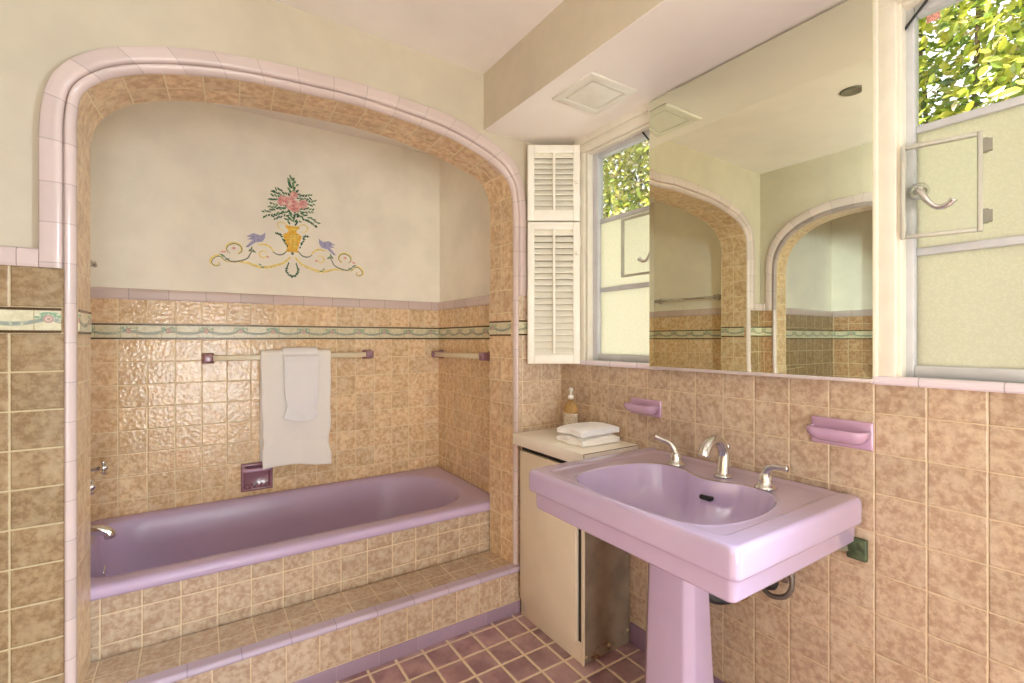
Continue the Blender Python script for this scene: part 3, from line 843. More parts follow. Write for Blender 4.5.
# ------------------------------------------------------------------ painted mural
MU = thing('wall_mural', 'painted urn of roses with gold scrolls and two bluebirds on the alcove plaster', 'wall painting', (-1.071, AYB+0.010, 1.60))
MX, MZ = 0.0, -1.60
def paint(name, col): return plain(name, col, 0.8, var=0.18, scale=90)
P_gold, P_gold2 = paint('gold paint', lin(250,222,124)), paint('pale gold paint', lin(238,222,160))
P_grey, P_blue = paint('grey green paint', lin(124,132,118)), paint('blue paint', lin(170,168,198))
P_pink, P_pink2, P_rose = paint('pink paint', lin(232,178,170)), paint('deep pink paint', lin(218,144,144)), paint('light pink paint', lin(242,204,196))
P_leaf, P_leaf2 = paint('dark leaf paint', lin(64,106,74)), paint('mid leaf paint', lin(120,152,116))
lay_n = [0]
def deep(lay):
    lay_n[0] += 1
    return -0.0003*lay - lay_n[0]*8e-6
def ribbon(bm, pts, w0, w1=None, lay=1, n=5):
    P = smooth_path(pts, n); L = len(P); w1 = w0 if w1 is None else w1; w0 *= 1.5; w1 *= 1.5
    y = deep(lay); prev = None
    for i, p in enumerate(P):
        a = P[max(i-1, 0)]; b = P[min(i+1, L-1)]
        dx, dz = b[0]-a[0], b[1]-a[1]; l = math.hypot(dx, dz) or 1
        t = i/(L-1); w = (w0+(w1-w0)*t)*(0.35+0.65*sin(pi*min(1, max(0.08, t*0.84+0.08))))
        nx, nz = -dz/l*w/2, dx/l*w/2
        cur = (bm.verts.new((p[0]+nx, y, p[1]+nz+MZ)), bm.verts.new((p[0]-nx, y, p[1]-nz+MZ)))
        if prev: bm.faces.new((prev[0], prev[1], cur[1], cur[0]))
        prev = cur
def blob(bm, cx, cz, rx, rz, rot=0, lay=1, n=12, wob=0.0):
    y = deep(lay); vs = []
    for k in range(n):
        a = 2*pi*k/n; r = 1+wob*random.uniform(-1, 1)
        x, z = rx*cos(a)*r, rz*sin(a)*r
        vs.append(bm.verts.new((cx+x*cos(rot)-z*sin(rot), y, cz+x*sin(rot)+z*cos(rot)+MZ)))
    bm.faces.new(vs)
def leafp(bm, cx, cz, l, w, rot, lay=2):
    y = deep(lay)
    P = [(-l/2, 0), (-l/6, w/2), (l/5, w*0.42), (l/2, 0), (l/5, -w*0.42), (-l/6, -w/2)]
    bm.faces.new([bm.verts.new((cx+a*cos(rot)-b*sin(rot), y, cz+a*sin(rot)+b*cos(rot)+MZ)) for a, b in P])
LOW = [(-.011,1.715),(-.045,1.68),(-.094,1.658),(-.143,1.646),(-.182,1.652),(-.229,1.666),(-.282,1.664),(-.32,1.665)]
SP1 = [(-.32,1.665),(-.345,1.69),(-.37,1.684),(-.385,1.66),(-.372,1.642),(-.35,1.645),(-.352,1.662)]
SP2 = [(-.262,1.710),(-.246,1.728),(-.252,1.752),(-.28,1.763),(-.308,1.75),(-.315,1.728),(-.30,1.71)]
STEM = [(-.345,1.70),(-.327,1.690),(-.297,1.667),(-.26,1.67),(-.221,1.687),(-.206,1.714),(-.190,1.738)]
SP3 = [(-.123,1.712),(-.147,1.698),(-.163,1.71),(-.159,1.728),(-.139,1.736),(-.128,1.722)]
ARC = [(-.17,1.765),(-.135,1.77),(-.112,1.758),(-.093,1.736)]
ARC2 = [(-.10,1.735),(-.075,1.722),(-.048,1.727),(-.026,1.752)]
BIRD = [(-.135,1.834),(-.147,1.822),(-.178,1.806),(-.206,1.775),(-.229,1.747),(-.216,1.746),(-.182,1.776),(-.15,1.783),(-.137,1.804)]
WING = [(-.148,1.812),(-.19,1.824),(-.225,1.803),(-.20,1.80),(-.222,1.788),(-.182,1.788)]
bg, bg2, bgy, bpk, bl, bl2 = BM(), BM(), BM(), BM(), BM(), BM()
for sg in (1, -1):
    f = lambda P: [(x*sg, z) for x, z in P]
    ribbon(bg2, f(LOW), 0.012, 0.007); ribbon(bg, f([(x, z+0.003) for x, z in LOW]), 0.005, 0.003, 2)
    ribbon(bg, f(SP1), 0.007, 0.004, 2); ribbon(bg, f(SP2), 0.008, 0.005, 2); ribbon(bgy, f([(x*0.99-0.001, z-0.004) for x, z in SP2]), 0.003, 0.003, 3)
    ribbon(bgy, f(STEM), 0.004, 0.005, 3); ribbon(bgy, f([(x+0.006, z-0.004) for x, z in SP1]), 0.003, 0.002, 3)
    ribbon(bg, f(SP3), 0.005, 0.003, 2); ribbon(bg, f(ARC), 0.007, 0.005, 2); ribbon(bgy, f(ARC2), 0.004, 0.005, 2)
    bb = BM()
    for P in (BIRD, WING):
        bb.faces.new([bb.verts.new((x*sg, -0.0012 if P is BIRD else -0.0016, z+MZ)) for x, z in P])
    blob(bpk, sg*-.281, 1.735, .009, .008, 0, 3, 9, .25); blob(bpk, sg*-.328, 1.713, .013, .006, .3*sg, 3, 9, .25); blob(bpk, sg*-.123, 1.705, .007, .006, 0, 3, 8, .2)
    blob(bpk, sg*-.206, 1.728, .007, .006, 0, 3, 8, .2)
    obj('bird', bb, P_blue, MU)
    for (x, z, l, r) in ((-.33,1.692,.03,-.6), (-.31,1.676,.026,.3), (-.205,1.735,.03,.8), (-.19,1.728,.028,-.5), (-.20,1.745,.02,1.4), (-.148,1.648,.022,.2), (-.16,1.66,.02,2.6)):
        leafp(bl2, sg*x, z, l, l*0.34, r*sg, 4)
    ribbon(bg2, f([(-.02,1.882),(-.05,1.90),(-.075,1.89),(-.072,1.87),(-.055,1.858),(-.04,1.86)]), 0.006, 0.004, 1)   # urn handle
    # garland beside the urn
    for k in range(12):
        t = k/11; leafp(bl, sg*(-.078+.045*t+random.uniform(-.006,.006)), 1.84-.055*t*t-.01*t+random.uniform(-.006,.006), .017, .008, random.uniform(0, 3), 4)
# wreath under the urn
for k in range(26):
    a = pi*(0.95+1.1*k/25); leafp(bl, -.002+.030*cos(a)+random.uniform(-.003,.003), 1.648+.040*sin(a)+random.uniform(-.003,.003), .015, .007, a+random.uniform(-.9,.9), 3)
for sg in (1, -1):
    for k in range(6): leafp(bl, -.002+sg*(.029-.002*k), 1.65+.006*k, .013, .006, 1.4*sg, 3)
# leaves
def spray(x0, z0, x1, z1, n, l, spread, dark=True):
    for k in range(n):
        t = (k+.5)/n; s_ = 1 if k % 2 else -1
        ang = math.atan2(z1-z0, x1-x0)
        px, pz = x0+(x1-x0)*t, z0+(z1-z0)*t
        leafp(bl if random.random() < .6 else bl2, px-sin(ang)*s_*spread*random.uniform(.3, 1.2), pz+cos(ang)*s_*spread*random.uniform(.4, 1),
              l*random.uniform(.7, 1.15), l*.36, ang+s_*random.uniform(.3, .9), random.choice((2, 3)))
spray(-.004,2.04,-.004,2.155,14,.036,.014); spray(.01,2.04,.02,2.14,6,.03,.012)
spray(-.02,2.04,-.10,2.075,12,.026,.014); spray(-.02,2.02,-.115,2.03,12,.026,.014)
spray(-.02,1.975,-.15,1.93,20,.024,.016); spray(-.03,1.985,-.12,1.985,12,.024,.014); spray(-.04,1.95,-.10,1.915,10,.022,.012)
spray(.02,2.05,.10,2.06,12,.024,.013); spray(.03,2.02,.12,2.03,12,.026,.014)
spray(.03,1.96,.135,1.905,22,.024,.016); spray(.02,1.975,.11,1.985,12,.024,.014)
spray(-.002,1.895,-.002,1.97,16,.026,.022); spray(-.04,1.93,.05,1.93,10,.024,.02)
# roses: overlapping petals
br, br2, br3 = BM(), BM(), BM()
for (x, z, r) in ((-.049,2.018,.030), (.006,2.055,.022), (.002,1.998,.038), (.053,2.012,.026), (-.012,2.03,.02)):
    blob(br, x, z, r, r*.92, random.random(), 4, 14, .12)
    for k in range(5):
        a = random.uniform(0, 6.28); blob(br3 if k % 2 else br2, x+r*.5*cos(a), z+r*.5*sin(a), r*.42, r*.2, a+pi/2, 5, 10, .15)
    blob(br2, x, z, r*.25, r*.2, 0, 6, 9, .2)
# urn
bu, bu2 = BM(), BM()
UR = [(.036,1.885),(.036,1.876),(.020,1.862),(.022,1.85),(.044,1.838),(.046,1.826),(.038,1.80),(.030,1.77),(.026,1.755),(.034,1.748),(.034,1.742)]
bu.faces.new([bu.verts.new((x-.002, -0.0008, z+MZ)) for x, z in UR]+[bu.verts.new((-x-.002, -0.0008, z+MZ)) for x, z in reversed(UR)])
for x, z, rx, rz in ((.006,1.868,.018,.006),(.008,1.826,.024,.012),(.010,1.785,.010,.024),(-.012,1.80,.006,.03)): blob(bu2, x, z, rx, rz, 0, 3, 12, .1)
blob(bgy, -.002, 1.735, .008, .008, 0, 3, 10, .1)
P_urn = paint('deep gold paint', lin(238,190,78)); P_urn2 = paint('light gold paint', lin(240,208,104))
for nm, b_, m_ in (('urn', bu, P_urn), ('urn_highlight', bu2, P_urn2), ('gold_scroll', bg2, P_gold2), ('gold_line', bg, P_gold), ('vine', bgy, P_grey), ('blossom', bpk, P_pink),
                   ('dark_leaf', bl, P_leaf), ('pale_leaf', bl2, P_leaf2), ('rose', br, P_pink), ('rose_shade', br2, P_pink2), ('rose_light', br3, P_rose)):
    obj(nm, b_, m_, MU)

# ------------------------------------------------------------------ cabinet, worktop and things on it
cb = thing('bathroom_cabinet', 'low beige one door cabinet between the tub arch and the sink', 'cabinet')
CZ = 0.782
bm = BM(); box(bm, -0.266, -0.009, -0.452, -0.034, 0.0, CZ)
obj('carcass', bm, M_cab, cb, bevel=0.002)
t = NT('worn particle board'); p = t.pos(); n1 = t.noise(p, 9, 5); zz = t.xyz(p)[2]
c = t.mix(t.step(n1, .35, .65), lin(120,106,92), lin(142,128,112))
edge = t.math('MULTIPLY', t.step(t.noise(p, 38, 3), .56, .66), t.step(zz, .09, .0))
c = t.mix(edge, c, lin(110,62,30)); t.fin(c, .55); M_side = t.m
bm = BM(); box(bm, -0.262, -0.012, -0.460, -0.4522, 0.004, CZ-0.002)
sp = obj('side_panel', bm, M_side, cb); sp['label'] = 'grey worn unpainted side board with rust stains'
bm = BM(); box(bm, -0.268, -0.260, -0.464, -0.4525, 0.0, CZ-0.002); obj('corner_strip', bm, M_cab, cb, bevel=0.001)
bm = BM(); box(bm, -0.282, -0.267, -0.434, -0.05, 0.085, 0.758); obj('door', bm, M_cab, cb, bevel=0.002)
bm = BM(); box(bm, -0.2675, -0.2655, -0.4485, -0.435, 0.085, 0.765); box(bm, -0.2675, -0.2655, -0.4485, -0.045, 0.758, 0.774)
obj('door_gap_shade', bm, M_dark, cb)  # black strips painting the shade in the gap round the door
M_screw = plain('screw cap', lin(200,180,140), .4, .6)
for x, z in ((-0.252, 0.03), (-0.13, 0.035), (-0.022, 0.06)):
    bm = BM(); lathe(bm, [(0, 0), (0.008, 0), (0.006, -0.004), (0, -0.005)], (x, -0.4602, z), 12, 'y'); obj('screw', bm, M_screw, cb)
rebase(cb, (-0.14, -0.24, 0))
ct = thing('countertop', 'cream laminate worktop with dark seam resting on the beige cabinet', 'countertop', (-0.15, -0.26, CZ))
bm = BM(); box(bm, -0.150, 0.148, -0.242, 0.243, 0.001, 0.05); obj('slab', bm, M_count, ct, bevel=0.002)
bm = BM(); box(bm, -0.1488, 0.148, -0.2428, -0.2422, 0.047, 0.0495); box(bm, -0.1508, -0.1495, -0.2428, -0.2405, 0.002, 0.049)
obj('edge_seam', bm, M_edge, ct)
CT = CZ+0.05
# folded towels
def folded(name, label, x0, x1, y0, y1, z0, lay, th, mat, seed, group=None):
    """a towel folded lay times: sheet snakes in (y,z), extruded along x"""
    rnd = random.Random(seed); prof = []
    r = th/2
    ya, yb = y0+r, y1-r
    for k in range(lay):
        z = z0+th*(k+.5)*1.0
        ys = [ya+(yb-ya)*i/10 for i in range(11)]
        if k % 2: ys.reverse()
        for y in ys: prof.append((y, z))
        if k < lay-1:
            e = 1 if k % 2 == 0 else -1; yy = yb if e > 0 else ya
            for j in range(1, 5):
                a = -pi/2+pi*j/5; prof.append((yy+e*r*1.1*cos(a), z+th/2+th/2*sin(a)))
    nx = 16; verts = []; faces = []
    ph = rnd.uniform(0, 6)
    for y, z in prof:
        for i in range(nx+1):
            u = i/nx
            e = (abs(u-.5)*2)**6
            q = (y-(ya+yb)/2)/((yb-ya)/2)
            verts.append((x0+(x1-x0)*u + .004*sin(y*60+ph), y+.003*sin(u*7+ph), z - (z-z0)*0.30*e - (z-z0)*.16*q**4 + (z-z0)*.16*(1-e)*(1-q*q) + .0012*sin(u*9+y*40+ph)))
    m = nx+1
    for a in range(len(prof)-1):
        for i in range(nx): faces.append((a*m+i, a*m+i+1, (a+1)*m+i+1, (a+1)*m+i))
    me = bpy.data.meshes.new(name); me.from_pydata(verts, [], faces)
    o = link(name, me, mat, None, True)
    md = o.modifiers.new('thick', 'SOLIDIFY'); md.thickness = th*.86; md.offset = 0
    md = o.modifiers.new('round', 'BEVEL'); md.width = th*.42; md.segments = 4; md.limit_method = 'ANGLE'
    return tag(o, label, 'towel', group)
folded('folded_towel', 'lower folded white hand towel lying on the cream worktop', -0.238, -0.03, -0.435, -0.262, CT+.0045, 2, .0145, M_towel, 2, 'folded towels on the worktop')
folded('folded_towel', 'upper folded white hand towel topping the small stack', -0.232, -0.028, -0.425, -0.262, CT+.0405, 2, .0155, M_towel2, 9, 'folded towels on the worktop')
# soap dispenser
sd = thing('soap_dispenser', 'clear pump bottle of amber soap behind the folded towels', 'soap bottle', (-0.052, -0.135, CT))
t = NT('amber soap'); t.fin(lin(246,214,150), .05); t.b.inputs['Transmission Weight'].default_value = .75; t.b.inputs['IOR'].default_value = 1.35; M_amber = t.m
def rr_ring(hx, hy, z, r): return [(x, y, z) for x, y in rrect(0, 0, hx, hy, r, 5)]
bm = BM()
loft(bm, [rr_ring(a, b, z, r) for a, b, z, r in ((.018,.030,.001,.012),(.021,.034,.005,.014),(.021,.034,.10,.014),(.020,.032,.118,.014),(.014,.020,.136,.012),(.011,.0115,.144,.0105),(.011,.0115,.152,.0105))], True, True, True)
obj('bottle', bm, M_amber, sd, smooth=True)
M_clear = plain('clear white plastic', lin(236,236,232), .25, var=.03)
bm = BM(); lathe(bm, [(0,.1525),(.0135,.1525),(.0135,.168),(.008,.172),(.005,.175),(.005,.19),(.0,.19)], (0,0,0), 20)
obj('collar', bm, M_clear, sd, smooth=True)
bm = BM(); lathe(bm, [(0,.1905),(.010,.1905),(.011,.198),(.009,.204),(0,.206)], (0,0,0), 16)
sweep(bm, [(0,0,.198),(-.012,-.016,.199),(-.022,-.03,.196),(-.024,-.033,.19)], [.006,.0055,.0045,.004], 10)
obj('pump', bm, M_clear, sd, smooth=True)
t = NT('soap label'); p = t.pos(); n = t.noise(p, 220, 2)
t.fin(t.mix(t.step(n, .5, .58), lin(226,220,204), lin(166,150,132)), .5); M_label = t.m
bm = BM()
Q = [q for q in rrect(0, 0, .0216, .0346, .0145, 5)]
Q = [q for q in Q if q[0] < .012]
i0 = max(range(len(Q)), key=lambda i: math.dist(Q[i], Q[i-1])); Q = Q[i0:]+Q[:i0]
loft(bm, [[(x, y, z) for x, y in Q] for z in (.018, .088)], False); obj('label', bm, M_label, sd, smooth=True)

# ------------------------------------------------------------------ wall soap holders
def soap_holder(label, yc_, zc, w, hgt, dep):
    t_ = thing('wall_soap_dish', label, 'soap dish', (0, yc_, zc))
    bm = BM()
    loft(bm, [[(-d_, sx*(w/2-i), sz*(hgt/2-i)) for sx, sz in ((-1,-1),(1,-1),(1,1),(-1,1))] for i, d_ in ((0,.0005),(0,.006),(.004,.0095))], True, True, True)
    obj('back_plate', bm, M_soap, t_, bevel=.0015)
    bm = BM()
    def dish(ww, dd, z, x0=.009):
        P = [(-x0, ww/2)]
        r = min(.026, dd*.6)
        for k in range(9): a = pi/2*k/8; P.append((-(x0+dd-r+r*sin(a)), ww/2-r+r*cos(a)))
        for k in range(9): a = pi/2*k/8; P.append((-(x0+dd-r+r*cos(a)), -(ww/2-r+r*sin(a))))
        P.append((-x0, -ww/2))
        return [(x, y, z) for x, y in P]
    W = w*.96
    R = [dish(W*.72, dep*.45, -.024), dish(W*.86, dep*.78, -.016), dish(W*.97, dep*.97, -.004), dish(W, dep, .006), dish(W, dep, .012), dish(W-.003, dep-.0015, .0145), dish(W-.011, dep-.0055, .0145), dish(W-.017, dep-.0085, .011), dish(W-.022, dep-.011, -.002), dish(W-.036, dep-.018, -.010)]
    loft(bm, R, True, True, True)
    obj('dish', bm, M_soap, t_, smooth=True)
    return t_
soap_holder('lilac wall soap dish nearer the pump bottle above the folded towels', -0.541, 0.990, 0.155, 0.066, .058)
soap_holder('lilac wall soap dish right of the faucet near the sill end', -1.242, 1.002, 0.155, 0.076, .055)

# ------------------------------------------------------------------ pedestal sink
sk = thing('pedestal_sink', 'wide lilac pedestal sink standing against the tiled wall under the mirror', 'sink')
N = 240
sx0, sx1, sy0, sy1, ZT = -0.602, -0.004, -1.299, -0.558, 0.836
scx, scy, shx, shy = (sx0+sx1)/2, (sy0+sy1)/2, (sx1-sx0)/2, (sy1-sy0)/2
bc = (-0.36, -0.948)
ANG = [2*pi*k/200 for k in range(200)]
for q_ in (.004, .02, .03):
    ANG += [math.atan2(y-bc[1], x-bc[0]) % (2*pi) for x, y in rrect(scx, scy, shx, shy, q_, 4)]
ANG = sorted(set(round(a, 4) for a in ANG)); N = len(ANG)
def so(ins, r=.02, dx=0):
    """outer outline, back edge stays on the wall"""
    P = rrect(scx+ins/2*1+dx, scy, shx-ins/2, shy-ins, max(r-ins*.2, .006), 8)
    return radial(P, bc, N, ANG)
BAS = [(-.555,-.76),(-.52,-.715),(-.46,-.692),(-.39,-.684),(-.31,-.69),(-.235,-.712),(-.188,-.752),(-.172,-.80),(-.176,-.85),(-.198,-.895),(-.214,-.948)]
BAS = BAS + [(x, 2*-.948-y) for x, y in reversed(BAS[:-1])]
BAS = smooth_path(BAS+[(-.571,-1.06),(-.576,-.948),(-.571,-.836),BAS[0]], 4)[:-1]
bas = radial(BAS, bc, N, ANG)
def bring(s_, z, sh=0): return [(bc[0]+sh+(x-bc[0])*s_, bc[1]+(y-bc[1])*s_, z) for x, y in bas]
def z3(P, z): return [(x, y, z) for x, y in P]
rings = [z3(so(.080), .7055), z3(so(.030), .706), z3(so(.024), .7075), z3(so(.020), .712), z3(so(.0192), .716), z3(so(.0168), .755), z3(so(.0155), .760), z3(so(.010), .7635), z3(so(.004), .765), z3(so(.001), .768), z3(so(.0), .773),
         z3(so(.0), .778), z3(so(.0), .819), z3(so(.001), .826), z3(so(.0045), .8325), z3(so(.009), .8355), z3(so(.013), ZT), z3(so(.016), ZT)]
A = so(.016)
# inner step line of the deck
stp = radial(rrect(scx+.012, scy, shx-.024, shy-.056, .03, 8), bc, N, ANG)
def lerp_ring(P, Q, t): return [(a[0]+(b[0]-a[0])*t, a[1]+(b[1]-a[1])*t) for a, b in zip(P, Q)]
big = [(bc[0]+(x-bc[0])*1.03, bc[1]+(y-bc[1])*1.03) for x, y in bas]
def rad(p): return math.dist(p, bc)
stp = [s_ if rad(s_) > rad(b)*1.012 else (bc[0]+(b[0]-bc[0])*1.012, bc[1]+(b[1]-bc[1])*1.012) for s_, b in zip(stp, big)]
stp = [s_ if rad(s_) < rad(a) else (bc[0]+(a[0]-bc[0])*.995, bc[1]+(a[1]-bc[1])*.995) for s_, a in zip(stp, A)]
stp2 = lerp_ring(stp, big, .12)
rings += [z3(lerp_ring(A, stp, .9), ZT), z3(stp, ZT), z3(stp2, ZT-.0035), z3(lerp_ring(stp2, big, .1), ZT-.0036), z3(lerp_ring(stp2, big, .85), ZT-.0036), z3(big, ZT-.0036)]
for s_, z in ((1.022,ZT-.003),(1.012,ZT-.0025),(1.003,ZT-.0035),(.996,ZT-.007),(.985,ZT-.014),(.955,ZT-.03),(.925,ZT-.06),(.87,ZT-.09),(.77,ZT-.115),(.6,ZT-.134),(.35,ZT-.145),(.1,ZT-.15)):
    rings.append(bring(s_, z, 0.0))
bm = BM(); loft(bm, rings, True, False, True)
# underside bowl
loft(bm, [z3(so(.080), .7055), [(bc[0]+.04+(x-bc[0])*.62, bc[1]+(y-bc[1])*.62, .700) for x, y in bas], [(bc[0]+.04+(x-bc[0])*.5, bc[1]+(y-bc[1])*.5, .675) for x, y in bas], [(bc[0]+.04+(x-bc[0])*.3, bc[1]+(y-bc[1])*.3, .66) for x, y in bas]], True, False, True)
bmesh.ops.remove_doubles(bm, verts=bm.verts, dist=1e-5)
basin = obj('basin', bm, M_sink, sk, smooth=True)
# overflow slot on the back slope of the bowl
bm = BM()
P = rrect(0, 0, .021, .0065, .006, 6)
loft(bm, [[(-.2235-.004+z*.35+d_, -.966+y, .783+z) for y, z in P] for d_ in (0, .012)], True, True, True)
obj('overflow_slot', bm, M_dark, sk)
bm = BM(); lathe(bm, [(0,0),(.022,0),(.022,.004),(.016,.006),(0,.005)], (-.36,-.948,.687), 24); obj('drain', bm, M_chrome, sk, smooth=True)
# pedestal
bm = BM()
def ped(z, h, xf, xb, ch):
    y = -.935
    return [(xb, y+h+.012, z), (xf+ch, y+h+.012, z), (xf, y+h-ch*.6, z), (xf, y-h+ch*.6, z), (xf+ch, y-h-.012, z), (xb, y-h-.012, z)]
R = []
for z, h, xf, xb, ch in ((0,.102,-.396,-.245,.026),(.05,.098,-.393,-.247,.026),(.07,.088,-.386,-.255,.024),(.2,.080,-.380,-.265,.022),(.4,.075,-.375,-.276,.02),(.6,.071,-.370,-.286,.02),(.70,.071,-.370,-.287,.02)):
    R.append(ped(z, h, xf, xb, ch))
loft(bm, R, True, True, True)
obj('pedestal', bm, M_sink, sk, bevel=.006, seg=3)
rebase(sk, (-.3, -.935, 0))

# faucet
fc = thing('faucet', 'chrome three piece faucet on the back deck of the lilac sink', 'faucet')
ZD = ZT-.0024
sy_, fx = -.965, -.135
bm = BM()
lathe(bm, [(0,0),(.026,0),(.026,.004),(.021,.008),(.0,.009)], (fx, sy_, ZD), 24)
sweep(bm, smooth_path([(fx,sy_,ZD+.004),(fx+.003,sy_,ZD+.035),(fx+.006,sy_,ZD+.07),(fx-.006,sy_,ZD+.1),(fx-.034,sy_,ZD+.119),(fx-.066,sy_,ZD+.116),(fx-.09,sy_,ZD+.096),(fx-.098,sy_,ZD+.075)], 4),
      [.020,.0195,.019,.0185,.018,.0175,.017,.0165,.016,.0155,.015,.015,.0148,.0146,.0145,.0145,.0145,.0147,.015,.0152,.0155,.0158,.016,.016,.0162,.0164,.0165,.0165,.0165], 16)
obj('spout', bm, M_steel, fc, smooth=True)
bm = BM(); sweep(bm, [(fx+.026,sy_,ZD+.03),(fx+.026,sy_,ZD+.085)], .003, 8); lathe(bm, [(0,0),(.005,0),(.007,.006),(.005,.014),(0,.016)], (fx+.026,sy_,ZD+.084), 12)
obj('lift_rod', bm, M_steel, fc, smooth=True)
def lever(y, dirs, name):
    bm = BM()
    lathe(bm, [(0,0),(.029,0),(.029,.004),(.024,.009),(.019,.012),(.0185,.02),(.017,.034),(.013,.043),(.0,.046)], (fx-.005, y, ZD), 24)
    d = dirs
    sweep(bm, smooth_path([(fx-.005,y,ZD+.036),(fx-.005+d[0]*.006,y+d[1]*.006,ZD+.054),(fx-.005+d[0]*.022,y+d[1]*.022,ZD+.065+d[2]*.022),(fx-.005+d[0]*.048,y+d[1]*.048,ZD+.067+d[2]*.048),(fx-.005+d[0]*.074,y+d[1]*.074,ZD+.068+d[2]*.074)], 4),
          [.0125,.012,.0115,.011,.0105,.010,.0095,.009,.0085,.008,.0075,.0073,.0072,.0072,.0075,.008,.0085], 12)
    obj(name, bm, M_steel, fc, smooth=True)
lever(-.792, (-.35, .9, .28), 'lever_handle'); lever(-1.102, (.0, -.86, .02), 'lever_handle')
rebase(fc, (fx, sy_, ZD))

# supply pipework under the sink
pv = thing('shutoff_valve', 'shutoff valve with braided hose loop on the wall under the sink', 'valve')
bm = BM(); lathe(bm, [(0,-.001),(.032,-.001),(.030,-.008),(.012,-.012),(.010,-.05),(0,-.05)], (-.0, -1.085, .545), 24, 'x'); obj('escutcheon', bm, M_steel, pv, smooth=True)
bm = BM(); lathe(bm, [(0,-.046),(.016,-.046),(.017,-.075),(.012,-.082),(0,-.082)], (0,-1.085,.545), 18, 'x')
sweep(bm, [(-.062,-1.085,.545),(-.062,-1.05,.545),(-.062,-1.035,.545)], [.010,.010,.013], 12); obj('valve_body', bm, M_brass, pv, smooth=True)
bm = BM(); lathe(bm, [(0,-.084),(.026,-.084),(.028,-.09),(.026,-.098),(0,-.1)], (0,-1.085,.545), 24, 'x'); obj('handle', bm, M_dark, pv, smooth=True)
bm = BM()
loop = [(-.062,-1.035,.545),(-.062,-1.01,.55),(-.05,-1.0,.53)]
hp = [(-.058,-1.062,.545),(-.075,-1.05,.52),(-.08,-1.085,.497),(-.078,-1.13,.515),(-.075,-1.145,.56),(-.075,-1.125,.62),(-.085,-1.115,.665),(-.10,-1.115,.70)]
sweep(bm, smooth_path(hp, 6), .0075, 10); obj('hose', bm, M_hose, pv, smooth=True)
rebase(pv, (-.03, -1.085, .545))
pd = thing('drain_trap', 'dark drain trap with brass nut between the pedestal and the wall', 'drain pipe')
bm = BM(); sweep(bm, smooth_path([(-.24,-.955,.655),(-.24,-.96,.56),(-.235,-.985,.50),(-.19,-1.01,.487),(-.10,-1.02,.49),(-.002,-1.02,.50)], 5), .017, 14); obj('pipe', bm, M_dark, pd, smooth=True)
bm = BM(); sweep(bm, [(-.135,-1.016,.489),(-.108,-1.019,.49)], .023, 8); obj('slip_nut', bm, M_brass, pd)
bm = BM(); lathe(bm, [(0,-.001),(.034,-.001),(.03,-.01),(0,-.012)], (0,-1.02,.50), 24, 'x'); obj('flange', bm, M_steel, pd, smooth=True)
rebase(pd, (-.02, -1.02, .50))
# green bracket
gb = thing('wall_bracket', 'small green corroded bracket on the wall under the sink right rear corner', 'bracket', (0, -1.283, .692))
bm = BM(); box(bm, -.016, -.0005, -.024, .024, -.03, .03); obj('block', bm, M_green, gb, bevel=.004)
bm = BM(); sweep(bm, [(-.008,.02,-.004),(-.010,.06,-.012),(-.010,.085,-.015)], [.012,.011,.009], 10); obj('arm', bm, plain('grey lime scale', lin(128,124,100), .6, var=.3, scale=60), gb, smooth=True)

# ------------------------------------------------------------------ mirror
MROT = 0.0105
mr = thing('wall_mirror', 'tall wide frameless mirror above the lilac sink between the two windows', 'mirror')
MY0, MY1, MZ0, MZ1 = -1.329, -0.593, 1.160, 2.186
t = NT('mirror silver'); t.fin((.85,.88,.70,1), .012, 1.0); M_mir = t.m
bm = BM(); bv, dv = .024, .00042
def mring(i, x): return [(x, MY0+i, MZ0+i), (x, MY1-i, MZ0+i), (x, MY1-i, MZ1-i), (x, MY0+i, MZ1-i)]
loft(bm, [mring(0, -.034), mring(0, -.0395), mring(bv, -.0395-dv)], True, True, True)
obj('mirror_glass', bm, M_mir, mr)
bm = BM(); box(bm, -.0336, -.0005, MY0+.004, MY1-.004, MZ0+.004, MZ1-.006); obj('backing', bm, M_white, mr)
bm = BM(); box(bm, -.043, -.0008, MY0, MY1, MZ0-.011, MZ0-.0003); obj('bottom_channel', bm, plain('lilac grey channel', lin(206,196,196), .3, .2), mr, bevel=.002)
rebase(mr, (-.0395, (MY0+MY1)/2, MZ0))
mr.rotation_euler.z = MROT

